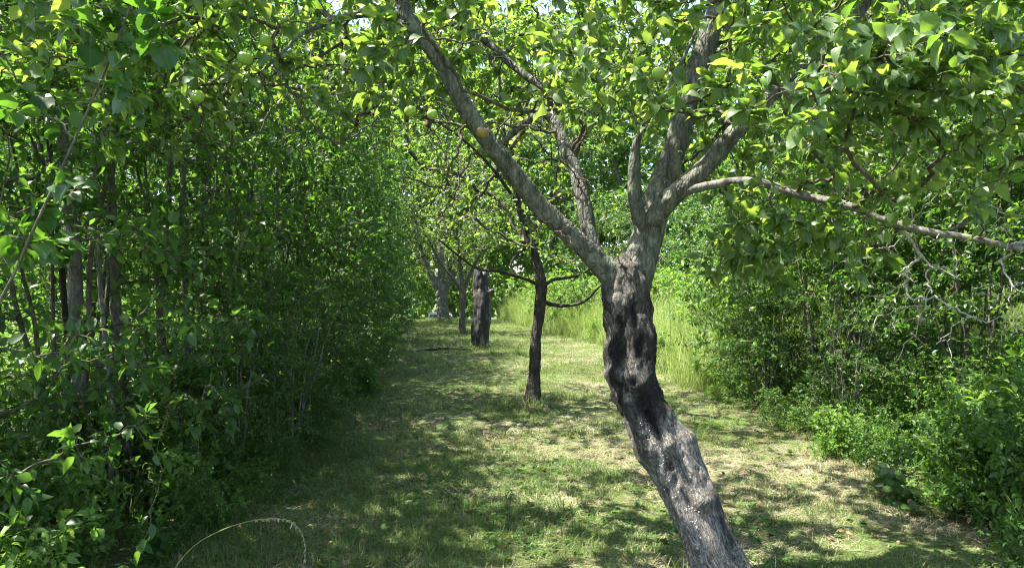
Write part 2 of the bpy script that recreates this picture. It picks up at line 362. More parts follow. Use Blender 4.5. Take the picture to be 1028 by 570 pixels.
def plain(name, col, rough=.5, spec=.5, metal=0, bumpscale=None):
    m, nt, n, l, b, o = new_mat(name)
    tc = n.new('ShaderNodeTexCoord'); nz = n.new('ShaderNodeTexNoise'); nz.inputs['Scale'].default_value = bumpscale or 12; l.new(tc.outputs['Object'], nz.inputs['Vector'])
    r = ramp(n, [(.3, tuple(c * .85 for c in col)), (.7, tuple(min(1, c * 1.1) for c in col))]); l.new(nz.outputs[0], r.inputs[0]); l.new(r.outputs[0], b.inputs['Base Color'])
    b.inputs['Roughness'].default_value = rough; b.inputs['Specular IOR Level'].default_value = spec; b.inputs['Metallic'].default_value = metal
    return m
M['bead'] = plain('white_bead', (.75, .75, .72), .5)
M['car_paint'] = plain('white_car_paint', (.72, .74, .78), .25)
M['glass'] = plain('dark_glass', (.05, .06, .07), .08, .8)
M['rubber'] = plain('tyre_rubber', (.02, .02, .02), .8)
M['rim'] = plain('wheel_rim', (.5, .5, .5), .3, metal=.9)
M['lamp'] = plain('lamp_glass', (.8, .8, .8), .1)

def apple_mat(name, base, blush, k):
    m, nt, n, l, b, o = new_mat(name)
    tc = n.new('ShaderNodeTexCoord'); nz = n.new('ShaderNodeTexNoise'); nz.inputs['Scale'].default_value = 18; nz.inputs['Detail'].default_value = 3; l.new(tc.outputs['Object'], nz.inputs['Vector'])
    r = ramp(n, [(k, base), (min(.99, k + .25), blush)]); l.new(nz.outputs[0], r.inputs[0]); l.new(r.outputs[0], b.inputs['Base Color'])
    b.inputs['Roughness'].default_value = .32; b.inputs['Subsurface Weight'].default_value = .12; b.inputs['Subsurface Radius'].default_value = (.01, .01, .004); b.inputs['Subsurface Scale'].default_value = .3
    return m
M['apple_green'] = apple_mat('green_apple_skin', (.27, .42, .07), (.36, .48, .12), .5)
M['apple_red'] = apple_mat('blushed_apple_skin', (.30, .22, .06), (.30, .085, .04), .42)

def ground_mat():
    m, nt, n, l, b, o = new_mat('orchard_ground')
    tc = n.new('ShaderNodeTexCoord')
    def nzz(s, d=6, r=.6):
        z = n.new('ShaderNodeTexNoise'); z.inputs['Scale'].default_value = s; z.inputs['Detail'].default_value = d; z.inputs['Roughness'].default_value = r; l.new(tc.outputs['Object'], z.inputs['Vector']); return z
    a = nzz(1.1, 5); f = nzz(38, 6, .7); g = nzz(9, 5)
    soil = ramp(n, [(.32, (.03, .024, .016)), (.55, (.095, .078, .045)), (.72, (.20, .165, .10))]); l.new(f.outputs[0], soil.inputs[0])
    grass = ramp(n, [(.3, (.03, .055, .014)), (.5, (.075, .12, .028)), (.72, (.15, .19, .06))]); l.new(f.outputs[0], grass.inputs[0])
    mk = n.new('ShaderNodeMath'); mk.operation = 'ADD'; l.new(a.outputs[0], mk.inputs[0]); l.new(g.outputs[0], mk.inputs[1])
    rm = ramp(n, [(.82, (0, 0, 0)), (1.0, (1, 1, 1))]); rm.color_ramp.elements[0].position = .41; rm.color_ramp.elements[1].position = .56
    hf = n.new('ShaderNodeMath'); hf.operation = 'MULTIPLY'; hf.inputs[1].default_value = .5; l.new(mk.outputs[0], hf.inputs[0]); l.new(hf.outputs[0], rm.inputs[0])
    mx = n.new('ShaderNodeMixRGB'); l.new(rm.outputs[0], mx.inputs[0]); l.new(soil.outputs[0], mx.inputs[1]); l.new(grass.outputs[0], mx.inputs[2]); l.new(mx.outputs[0], b.inputs['Base Color'])
    b.inputs['Roughness'].default_value = .95; b.inputs['Specular IOR Level'].default_value = .15
    bp = n.new('ShaderNodeBump'); bp.inputs['Distance'].default_value = .03; bp.inputs['Strength'].default_value = .8; l.new(f.outputs[0], bp.inputs['Height']); l.new(bp.outputs[0], b.inputs['Normal'])
    return m
M['ground'] = ground_mat()

# ------------------------------------------------------------------ ground
xs = np.unique(np.concatenate([np.linspace(-400, -30, 14), np.linspace(-30, -6, 30), np.linspace(-6, 6, 100), np.linspace(6, 30, 30), np.linspace(30, 400, 14)]))
ys = np.unique(np.concatenate([np.linspace(-400, -10, 14), np.linspace(-10, 2, 16), np.linspace(2, 12, 110), np.linspace(12, 45, 110), np.linspace(45, 600, 20)]))
X, Y = np.meshgrid(xs, ys); Z = ground_z(X, Y); V = np.stack([X, Y, Z], -1).reshape(-1, 3)
I = np.arange(len(V)).reshape(X.shape); q = np.stack([I[:-1, :-1], I[:-1, 1:], I[1:, 1:], I[1:, :-1]], -1).reshape(-1, 4)
tag(link('ground', mesh_np('ground', V, [q], M['ground'])), 'mown grassy orchard path and the ground around it', kind='structure')

def left_edge(y): return np.interp(y, [0, 3, 7.4, 12, 18, 25.6, 32], [-1.55, -1.55, -1.8, -2.2, -3.0, -3.9, -4.6])
def right_edge(y): return np.interp(y, [0, 3, 4.7, 7.4, 9.5, 11, 15, 19, 25, 32], [2.4, 2.42, 2.5, 2.85, 2.7, 2.45, 2.3, 2.1, 0.6, -0.6])

# ------------------------------------------------------------------ scattered stuff (geometry nodes over a point mesh)
def scatter(name, pts, rot, sc, vi, variants, label):
    src = bpy.data.collections.new(name + '_kinds')            # not linked to the scene
    for k, me in enumerate(variants):
        o = bpy.data.objects.new('%s_kind_%02d' % (name, k), me); src.objects.link(o)
    me = bpy.data.meshes.new(name); me.vertices.add(len(pts)); me.vertices.foreach_set('co', np.asarray(pts, np.float32).ravel())
    a = me.attributes.new('rot', 'FLOAT_VECTOR', 'POINT'); a.data.foreach_set('vector', np.asarray(rot, np.float32).ravel())
    a = me.attributes.new('sc', 'FLOAT', 'POINT'); a.data.foreach_set('value', np.asarray(sc, np.float32))
    a = me.attributes.new('vi', 'INT', 'POINT'); a.data.foreach_set('value', np.asarray(vi, np.int32))
    o = link(name, me); md = o.modifiers.new('scatter', 'NODES')
    ng = bpy.data.node_groups.new(name, 'GeometryNodeTree'); md.node_group = ng
    ng.interface.new_socket('Geometry', in_out='INPUT', socket_type='NodeSocketGeometry'); ng.interface.new_socket('Geometry', in_out='OUTPUT', socket_type='NodeSocketGeometry')
    n, l = ng.nodes, ng.links
    gi = n.new('NodeGroupInput'); go = n.new('NodeGroupOutput'); ip = n.new('GeometryNodeInstanceOnPoints'); ci = n.new('GeometryNodeCollectionInfo')
    ci.inputs['Collection'].default_value = src; ci.inputs['Separate Children'].default_value = True; ci.inputs['Reset Children'].default_value = True
    def na(nm, ty):
        x = n.new('GeometryNodeInputNamedAttribute'); x.data_type = ty; x.inputs[0].default_value = nm; return [s for s in x.outputs if s.enabled and s.name == 'Attribute'][0]
    l.new(gi.outputs[0], ip.inputs['Points']); l.new(ci.outputs[0], ip.inputs['Instance']); ip.inputs['Pick Instance'].default_value = True
    l.new(na('vi', 'INT'), ip.inputs['Instance Index']); l.new(na('rot', 'FLOAT_VECTOR'), ip.inputs['Rotation']); l.new(na('sc', 'FLOAT'), ip.inputs['Scale'])
    l.new(ip.outputs[0], go.inputs[0])
    return tag(o, label, kind='stuff')

def blades(g, n, h, w, lean, R, flat=0.0, segs=2):
    """n grass blades in a tuft of radius R"""
    b = g.normal(0, R / 2, (n, 3)); b[:, 2] = -0.005; ph = g.uniform(0, 2 * np.pi, n); d = np.stack([np.cos(ph), np.sin(ph), 0 * ph], 1); side = np.stack([-np.sin(ph), np.cos(ph), 0 * ph], 1)
    H = h * g.uniform(.5, 1.25, n); le = lean * g.uniform(.2, 1.4, n); W = w * g.uniform(.7, 1.3, n)
    V = []; 
    for k in range(segs + 1):
        t = k / segs; c = b + d * (le * H * t**1.6)[:, None] + np.array([0, 0, 1.]) * (H * t * (1 - .35 * le * t) * (1 - flat))[:, None]
        ww = W * (1 - t**1.5) * .5
        if k < segs: V += [c - side * ww[:, None], c + side * ww[:, None]]
        else: V.append(c)
    V = np.stack(V, 1); m = V.shape[1]; base = (np.arange(n) * m)[:, None]
    fc = [np.concatenate([base + np.array([[2 * k, 2 * k + 1, 2 * k + 3, 2 * k + 2]]) for k in range(segs - 1)])] if segs > 1 else []
    fc.append(base + np.array([[2 * segs - 2, 2 * segs - 1, 2 * segs]]))
    return V.reshape(-1, 3), fc, np.repeat(g.random(n), m)

def tuft(name, seed, n, h, w, lean, R, mat, flat=0.0, segs=2, hue=(0, 1)):
    V, fc, hu = blades(np.random.default_rng(seed), n, h, w, lean, R, flat, segs)
    return mesh_np(name, V, fc, mat, True, {'hue': hue[0] + hu * (hue[1] - hue[0])})

def clover(name, seed, n=9, R=.06):
    g = np.random.default_rng(seed); c = g.normal(0, R * .6, (n, 3)); c[:, 2] = g.uniform(.006, .028, n)
    pos = np.repeat(c, 3, 0); ph = np.repeat(g.uniform(0, 6.28, n), 3) + np.tile([0, 2.09, 4.19], n)
    ax = np.stack([np.cos(ph), np.sin(ph), g.uniform(-.2, .25, 3 * n)], 1); nr = np.array([0, 0, 1.]) + g.normal(0, .25, (3 * n, 3))
    return leaves_mesh(name, pos, ax, nr, g.uniform(.010, .02, 3 * n), M['weed_leaf'], 'round', hue=np.repeat(g.random(n), 3) * .4)

def weed(name, seed, h, nl, ls, mat, kind, stems=3, lean=.25, R=.12):
    """upright leafy weed: stems with paired leaves"""
    g = np.random.default_rng(seed); P = []; A = []; N = []; S = []; Cs = []; Rs = []
    for s in range(stems):
        b = np.array([g.normal(0, R), g.normal(0, R), -.01]); ph = g.uniform(0, 6.28); hh = h * g.uniform(.65, 1.1); t = np.linspace(0, 1, 6)[:, None]
        dv = np.array([np.cos(ph), np.sin(ph), 0]); C = b + dv * lean * hh * t**1.7 * g.uniform(.3, 1.3) + np.array([0, 0, hh]) * t
        Cs.append(C); Rs.append(np.linspace(.0032, .001, 6) * (1 + h))
        for k in range(nl):
            u = .12 + .88 * (k + g.random() * .6) / nl; i = min(int(u * 5), 4); p = C[i] + (C[i + 1] - C[i]) * (u * 5 - i)
            a0 = k * 1.57 + g.normal(0, .3)
            for q in (0, math.pi):
                P.append(p); A.append((math.cos(a0 + q), math.sin(a0 + q), g.uniform(-.35, .45))); N.append((g.normal(0, .25), g.normal(0, .25), 1)); S.append(ls * (1.15 - .65 * u) * g.uniform(.75, 1.2))
    Vt, ft = tubes(np.array(Cs), np.array(Rs), 3, cap=False)
    tv, tf = leaf_template(kind); P = np.array(P); S = np.array(S); a, b_, n_ = leaf_frames(P, np.array(A, float), np.array(N, float))
    V = P[:, None] + S[:, None, None] * (tv[None, :, 0, None] * a[:, None] + tv[None, :, 1, None] * b_[:, None] + tv[None, :, 2, None] * n_[:, None])
    base = len(Vt) + (np.arange(len(P)) * len(tv))[:, None, None]
    fc = ft + [(f[None] + base).reshape(-1, f.shape[1]) for f in tf if len(f)]
    return mesh_np(name, np.vstack([Vt, V.reshape(-1, 3)]), fc, mat, True, {'hue': np.concatenate([np.full(len(Vt), .5), np.repeat(g.random(len(P)), len(tv))])})

def rnd_rot(g, n, tilt=.15): return np.stack([g.normal(0, tilt, n), g.normal(0, tilt, n), g.uniform(0, 6.28, n)], 1)

def pts_in(g, n_per_m2, y0, y1, x0f, x1f):
    xmax = 9; A = (y1 - y0) * 2 * xmax; n = int(A * n_per_m2); y = g.uniform(y0, y1, n); x = g.uniform(-xmax, xmax, n)
    k = (x > x0f(y)) & (x < x1f(y)) & (np.abs(x) < y * .74 + .6); x, y = x[k], y[k]
    return np.stack([x, y, ground_z(x, y)], 1)

g = np.random.default_rng(11)
# mown grass of the path
kinds = [tuft('grass_tuft', 20 + k, 22, .032 + .011 * k, .0036, 1.2, .06, M['grass']) for k in range(4)]
kinds += [tuft('grass_tuft_tall', 30 + k, 14, .11, .004, .7, .05, M['grass'], segs=3, hue=(0, .5)) for k in range(2)]
le = lambda y: left_edge(y) - .35; ri = lambda y: right_edge(y) + .35
pp = [pts_in(g, 560, 3.2, 7, le, ri), pts_in(g, 320, 7, 13, le, ri), pts_in(g, 150, 13, 33, le, ri)]
P = np.vstack(pp); big = np.concatenate([np.full(len(pp[0]), 1.0), np.full(len(pp[1]), 1.15), np.full(len(pp[2]), 1.5)])
dens = fbm(np.stack([P[:, 0] * 1.6, P[:, 1] * 1.6, 0 * P[:, 0]], 1), 4); dry = fbm(np.stack([P[:, 0] * .9 + 40, P[:, 1] * .9, 0 * P[:, 0]], 1), 4) + .035 * np.clip(P[:, 0], -2, 3)
keep = g.random(len(P)) < smooth(.36, .56, dens) * .85 + .15
keep &= g.random(len(P)) > smooth(.48, .62, dry) * .6
P, big, dens = P[keep], big[keep], dens[keep]
vi = g.integers(0, 4, len(P)); tall = (g.random(len(P)) < .09 * (dens > .47)); vi[tall] = g.integers(4, 6, tall.sum())
scatter('mown_grass', P, rnd_rot(g, len(P), .12), big * g.uniform(.7, 1.25, len(P)), vi, kinds, 'short green mown grass covering the orchard path')
# dry clippings
kinds = [tuft('clipping_tuft', 40 + k, 18, .075, .0028, 2.2, .09, M['straw'], flat=.8) for k in range(3)]
pp = [pts_in(g, 520, 3.2, 7, le, ri), pts_in(g, 260, 7, 13, le, ri), pts_in(g, 70, 13, 31, le, ri)]; P = np.vstack(pp)
dry = fbm(np.stack([P[:, 0] * .9 + 40, P[:, 1] * .9, 0 * P[:, 0]], 1), 4) + .035 * np.clip(P[:, 0], -2, 3)
P = P[g.random(len(P)) < smooth(.45, .64, dry) * .75 + .09]
scatter('dry_clippings', P, rnd_rot(g, len(P), .1), g.uniform(.7, 1.5, len(P)) * np.where(P[:, 1] > 13, 1.5, 1), g.integers(0, 3, len(P)), kinds, 'pale dry grass clippings lying between the green tufts')
# clover and small weeds in the turf
kinds = [clover('clover_patch', 50 + k) for k in range(4)]
pp = [pts_in(g, 150, 3.2, 7, le, ri), pts_in(g, 60, 7, 14, le, ri)]; P = np.vstack(pp)
cl = fbm(np.stack([P[:, 0] * 1.3 + 7, P[:, 1] * 1.3 + 3, 0 * P[:, 0]], 1), 4) - .03 * P[:, 0]
P = P[g.random(len(P)) < smooth(.47, .66, cl)]
scatter('clover', P, rnd_rot(g, len(P), .12), g.uniform(.55, 1.1, len(P)), g.integers(0, 4, len(P)), kinds, 'low clover leaves growing in the shaded turf')

# flat rosettes of broad leaved weeds dotted through the turf
def rosette(name, seed):
    g = np.random.default_rng(seed); n = 9; ph = g.uniform(0, 6.28, n); ax = np.stack([np.cos(ph), np.sin(ph), g.uniform(.05, .6, n)], 1)
    return leaves_mesh(name, np.zeros((n, 3)) + np.array([0, 0, .008]), ax, np.array([0, 0, 1.]) + g.normal(0, .2, (n, 3)), g.uniform(.03, .07, n), M['weed_leaf'], 'mid', hue=g.random(n) * .7)
kinds = [rosette('weed_rosette', 55 + k) for k in range(4)]
P = np.vstack([pts_in(g, 16, 3.2, 8, le, ri), pts_in(g, 5, 8, 15, le, ri)])
scatter('turf_rosettes', P, rnd_rot(g, len(P), .12), g.uniform(.4, .9, len(P)), g.integers(0, 4, len(P)), kinds, 'small flat leaf rosettes dotted through the turf')
# fallen leaves and bits of twig on the turf
def litter(name, seed):
    g = np.random.default_rng(seed); n = 4; ph = g.uniform(0, 6.28, n); p = np.column_stack([g.normal(0, .05, (n, 2)), g.uniform(.01, .035, n)])
    return leaves_mesh(name, p, np.stack([np.cos(ph), np.sin(ph), g.uniform(-.3, .3, n)], 1), np.array([0, 0, 1.]) + g.normal(0, .5, (n, 3)), g.uniform(.02, .05, n), M['dry_leaf'], 'mid')
M['dry_leaf'] = leaf_mat('dry_leaf', (.07, .045, .022), (.16, .11, .05), (.30, .24, .10), (.12, .08, .03), (.2, .15, .05), rough=.6, spec=.3, trans=.25)
P = np.vstack([pts_in(g, 16, 3.2, 8, le, ri), pts_in(g, 8, 8, 16, le, ri)])
scatter('fallen_leaves', P, rnd_rot(g, len(P), .2), g.uniform(.6, 1.2, len(P)), g.integers(0, 4, len(P)), [litter('fallen_leaf', 250 + k) for k in range(4)], 'brown fallen leaves scattered on the turf')
# undergrowth along both edges and the tall meadow grass in the sun
def bramble(name, seed, h, R, ncl, per, lp, leaf, mat, kind):
    g = np.random.default_rng(seed); sk = []
    for k in range(6):
        a = g.uniform(0, 6.28); t = np.linspace(0, 1, 5)[:, None]; o = np.array([math.cos(a), math.sin(a), 0]); C = o * .04 + o * R * .7 * t**1.4 + np.array([0, 0, h * g.uniform(.6, .95)]) * t * (1.15 - .15 * t); sk.append((C, np.linspace(.005, .002, 5)))
    c = np.stack([g.normal(0, R * .5, ncl), g.normal(0, R * .5, ncl), h * g.uniform(.08, 1, ncl)], 1); tg = clump_targets(g, c, np.array([.09, .09, .06]), per, .03)
    pa, Rr = grow(sk, tg, K=4, r_tip=.0012, p=.4, wig=.08, seed=seed); pa = np.concatenate([pa]); V1, f1 = tubes(pa, Rr, 3, cap=False)
    pos, ax, nr, s = leaves_on(pa, lp, leaf, seed, u0=.2, spread=.9, upb=.9, rosette=.4, droop=.1); lm = leaves_mesh('x', pos, ax, nr, s, None, kind)
    V2 = np.zeros(len(lm.vertices) * 3, np.float32); lm.vertices.foreach_get('co', V2); V2 = V2.reshape(-1, 3); tv, tf = leaf_template(kind); base = len(V1) + (np.arange(len(pos)) * len(tv))[:, None, None]
    bpy.data.meshes.remove(lm); return mesh_np(name, np.vstack([V1, V2]), f1 + [(f[None] + base).reshape(-1, f.shape[1]) for f in tf if len(f)], mat, True, {'hue': np.concatenate([np.full(len(V1), .6), np.repeat(g.random(len(pos)), len(tv))])})
wk = [bramble('bramble', 160 + k, .7, .36, 34, 6, 6, (.034, .045, .028, .055)[k], M['weed_leaf'], ('small', 'small', 'small', 'mid')[k]) for k in range(4)]
wk[1] = bramble('bramble', 171, .75, .36, 34, 6, 6, .05, M['dark_leaf'], 'mid'); wk[2] = bramble('bramble', 172, .9, .3, 34, 6, 6, .036, M['hedge_leaf'], 'small')
wk += [weed('leafy_weed', 60 + k, .8 + .2 * k, 12, .06 + .015 * k, M['weed_leaf'], ('narrow', 'small')[k], 4, lean=.4, R=.16) for k in range(2)]
wk += [weed('broad_weed', 70 + k, .26, 5, .11, M['dark_leaf'], 'round', 5, lean=.7, R=.1) for k in range(2)]
wk += [tuft('tall_grass_tuft', 80 + k, 34, .7, .006, 1.0, .16, M['grass'], segs=4, hue=(0, .9)) for k in range(2)]
def band(g, dens, y0, y1, a, b): return pts_in(g, dens, y0, y1, a, b)
P1 = band(g, 20, 3.4, 10.6, lambda y: right_edge(y) + .05, lambda y: right_edge(y) + 3.2)
P2 = band(g, 14, 2.4, 20, lambda y: left_edge(y) - 2.2, lambda y: left_edge(y) - .02)
off1 = P1[:, 0] - right_edge(P1[:, 1]); off2 = left_edge(P2[:, 1]) - P2[:, 0]
h1 = .36 + .85 * smooth(0, 1.6, off1) + .2 * g.normal(0, 1, len(P1)); h2 = .38 + .45 * smooth(0, 1.0, off2) + .12 * g.normal(0, 1, len(P2))
wk.append(weed('dry_stem', 78, 1.15, 7, .03, M['straw'], 'narrow', 3, lean=.3, R=.14))
v1 = g.choice(11, len(P1), p=[.13, .13, .12, .14, .09, .09, .07, .07, .08, .07, .01]); v2 = g.choice(10, len(P2), p=[.1, .1, .1, .1, .1, .1, .11, .11, .09, .09])
h1 = h1 * np.interp(P1[:, 1], [4, 6.5, 8.5, 13], [1.0, .95, .55, .5]) * (.6 + .8 * fbm(np.stack([P1[:, 0] * 1.1, P1[:, 1] * 1.1, 0 * h1], 1), 3))
scatter('right_undergrowth', P1, rnd_rot(g, len(P1), .14), np.clip(h1, .2, 1.6), v1, wk, 'sunlit tangle of leafy weeds and grass along the right edge of the path')
scatter('left_undergrowth', P2, rnd_rot(g, len(P2), .16), np.clip(h2, .22, 1.1), v2, wk, 'shaded weeds and grass at the foot of the left thicket')
mk = [tuft('meadow_tuft', 90 + k, 60, .85, .010, .8, .34, M['meadow'], segs=4) for k in range(3)] + [bramble('meadow_weed', 190 + k, 1.05, .42, 36, 6, 6, .06, M['weed_leaf'], 'small') for k in range(3)]
P3 = np.vstack([pts_in(g, 14, 10.4, 34, lambda y: right_edge(y) + .15, lambda y: right_edge(y) + 7)])
o3 = P3[:, 0] - right_edge(P3[:, 1])
scatter('meadow_grass', P3, rnd_rot(g, len(P3), .1), np.clip(.5 + 1.0 * smooth(0, 1.2, o3) + .2 * g.normal(0, 1, len(P3)), .3, 1.8), g.choice(6, len(P3), p=[.32, .32, .31, .02, .02, .01]), mk, 'tall pale green meadow grass in full sun right of the path')
P4 = np.stack([g.uniform(-22, -6, 1500), g.uniform(1, 34, 1500)], 1); P4 = P4[P4[:, 0] < left_edge(P4[:, 1]) - 4.2]; P4 = np.column_stack([P4, ground_z(P4[:, 0], P4[:, 1])])
scatter('field_grass', P4, rnd_rot(g, len(P4), .1), g.uniform(.5, 1.1, len(P4)), g.integers(0, 6, len(P4)), mk, 'bright field grass glimpsed behind the left thicket')

# ------------------------------------------------------------------ the leaning apple tree
BASE = at(735, 600, 3.70); BASE[2] = gz(BASE[0], BASE[1]) - .02
tree = empty('apple_tree', BASE, 'old leaning apple tree with charred hollow trunk in the foreground', 'tree')
def D(px): return px / F       # pixels -> metres per metre of distance

def px_path(rows):
    """rows of (px, py, depth, diameter in px)"""
    pts = np.array([at(r[0], r[1], r[2]) for r in rows]); rad = np.array([r[3] / F * r[2] / 2 for r in rows]); return pts, rad

TR = [(744, 618, 3.68, 76), (732, 592, 3.70, 66), (723, 572, 3.73, 58), (701, 516, 3.79, 51), (685, 480, 3.84, 53), (668, 450, 3.88, 55), (650, 415, 3.92, 50), (638, 387, 3.96, 50), (634, 360, 3.99, 48), (634, 333, 4.02, 49), (630, 308, 4.04, 48), (627, 286, 4.05, 48), (627, 268, 4.06, 38), (627, 258, 4.06, 16)]
def main_trunk():
    pts, rad = px_path(TR); n, sides = 340, 130; C, R = resample(pts, rad, n); V, fc = tubes(C[None], R[None], sides)
    body = n * sides; cen = np.repeat(C, sides, 0); d = norm(V[:body] - cen); r = np.repeat(R, sides); P = V[:body]
    px = 514 + P[:, 0] / P[:, 1] * F; py = 285 - (P[:, 2] - CAM_H) / P[:, 1] * F; front = d[:, 1] < .15
    h = (fbm(P * np.array([7, 7, 5.]), 4) - .47) * .085 + (fbm(P * np.array([34, 34, 16.]), 4) - .46) * .045 - .03 * smooth(.60, .72, fbm(P * np.array([20, 20, 7.]) + 31, 3))
    h = h * (.32 + .46 * smooth(455, 390, py))
    s = np.repeat(np.linspace(0, 1, n), sides); th = np.tile(np.arange(sides) / sides * 2 * np.pi, n)
    # long ropy ridges along the grain
    h += .010 * np.sin(th * 7 + 5 * fbm(P * 3, 3) + s * 3) * smooth(.95, .7, s)
    hole = np.zeros(body)
    def bump(x, y, rx, ry, a, ang=0.0):
        dx, dy = px - x, py - y; ca, sa = math.cos(ang), math.sin(ang); u = (dx * ca + dy * sa) / rx; v = (-dx * sa + dy * ca) / ry
        w = np.exp(-(u * u + v * v)) * front; return a * w, w
    for (x, y, rx, ry, a, ang) in [(628, 378, 13, 12, .03, 0), (616, 373, 8, 9, .022, 0), (640, 390, 10, 8, .028, 0), (648, 380, 7, 9, .02, 0), (633, 365, 9, 10, .025, 0),
                                   (707, 503, 9, 8, .05, 0), (672, 446, 6, 6, .035, 0), (694, 438, 7, 16, .035, -.4), (652, 452, 6, 10, .02, -.4), (688, 526, 5, 26, .03, -.42), (668, 492, 5, 26, .025, -.42), (611, 352, 5, 12, .03, 0), (650, 320, 8, 18, .02, .1), (615, 300, 10, 14, .02, 0), (640, 455, 6, 14, .02, -.4)]:
        h += bump(x, y, rx, ry, a, ang)[0]
    for (x, y, rx, ry, a, ang) in [(653, 418, 7, 20, -.05, -.42), (660, 432, 5, 12, -.03, -.42), (636, 314, 3, 20, -.018, -.25), (620, 338, 3, 18, -.018, .2), (617, 358, 5, 12, -.03, 0), (671, 469, 5, 8, -.03, 0), (677, 482, 3, 6, -.02, 0), (642, 345, 4, 12, -.03, .15), (623, 386, 3, 4, -.02, 0), (637, 384, 3, 4, -.012, 0), (690, 505, 3, 14, -.014, -.42), (680, 460, 3, 8, -.015, -.4)]:
        b, w = bump(x, y, rx, ry, a, ang); h += b; hole = np.maximum(hole, w)
    V[:body] = cen + d * (r * .91 + h * np.minimum(1, r / .09))[:, None]
    nz = fbm(P * np.array([11, 11, 6.]) + 5, 4); nb = fbm(P * np.array([3.5, 3.5, 2.]) + 2, 3)
    zone = smooth(270, 312, py)                                  # bark ends in a torn edge below the fork
    zone = np.clip(zone + (nz - .47) * 1.4 * (zone > 0.02) * (zone < .98), 0, 1)
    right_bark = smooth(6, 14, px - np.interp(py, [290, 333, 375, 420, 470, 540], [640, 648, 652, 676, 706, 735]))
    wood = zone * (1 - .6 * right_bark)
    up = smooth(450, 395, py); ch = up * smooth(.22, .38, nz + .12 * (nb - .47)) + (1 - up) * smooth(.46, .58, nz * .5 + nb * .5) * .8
    lit = np.exp(-(((px - 641) / 9)**2 + ((py - 325) / 26)**2)) + np.exp(-(((px - 634) / 12)**2 + ((py - 372) / 14)**2)) + np.exp(-(((px - 622) / 8)**2 + ((py - 296) / 9)**2))  # sunlit patches painted in: char is thinned where the sun strikes
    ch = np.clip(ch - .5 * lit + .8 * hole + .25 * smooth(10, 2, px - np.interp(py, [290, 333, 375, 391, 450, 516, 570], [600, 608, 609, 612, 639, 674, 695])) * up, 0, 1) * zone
    tc = np.stack([th * .15, s * 2.0, nb], 1)
    nt = len(V) - body; ex = lambda a, v: np.concatenate([a, np.full((nt,) + a.shape[1:], v)])
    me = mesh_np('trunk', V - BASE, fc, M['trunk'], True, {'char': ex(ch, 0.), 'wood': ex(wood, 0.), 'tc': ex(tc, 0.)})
    link('trunk', me, tree)
    # white beads of resin or fungus on the wood
    g = np.random.default_rng(5); co = V[:body]; fr = np.where(front & (py > 395))[0]; pick = []
    for (x, y, sx, sy, k) in [(646, 432, 7, 10, 9), (661, 447, 6, 8, 6), (668, 466, 5, 10, 8), (690, 512, 8, 3, 11), (697, 532, 4, 12, 9), (683, 500, 6, 8, 5), (702, 548, 5, 8, 6), (672, 485, 6, 10, 4)]:
        for _ in range(k):
            a, b = x + g.normal(0, sx * .6), y + g.normal(0, sy * .6); j = fr[np.argmin((px[fr] - a)**2 + (py[fr] - b)**2)]; pick.append((co[j], d[j]))
    sph_t = np.array([(math.cos(t) * math.sin(f), math.sin(t) * math.sin(f), math.cos(f)) for f in (.5, 1.15, 1.8, 2.5) for t in np.arange(7) / 7 * 6.283]); Vb = []; Fb = []
    for i, (p, dd) in enumerate(pick):
        r_ = g.uniform(.0014, .0034); Vb.append(p + dd * r_ * .5 + sph_t * r_ * np.array([1, 1, g.uniform(.7, 1.3)])); k = np.arange(28).reshape(4, 7) + 28 * i; nx = np.roll(k, -1, 1)
        Fb.append(np.stack([k[:-1], k[1:], nx[1:], nx[:-1]], -1).reshape(-1, 4)); 
    tag(link('resin_bead', mesh_np('resin_bead', np.vstack(Vb) - BASE, [np.vstack(Fb)], M['bead']), tree), 'small white beads dotted over the charred wood', kind='stuff')
main_trunk()

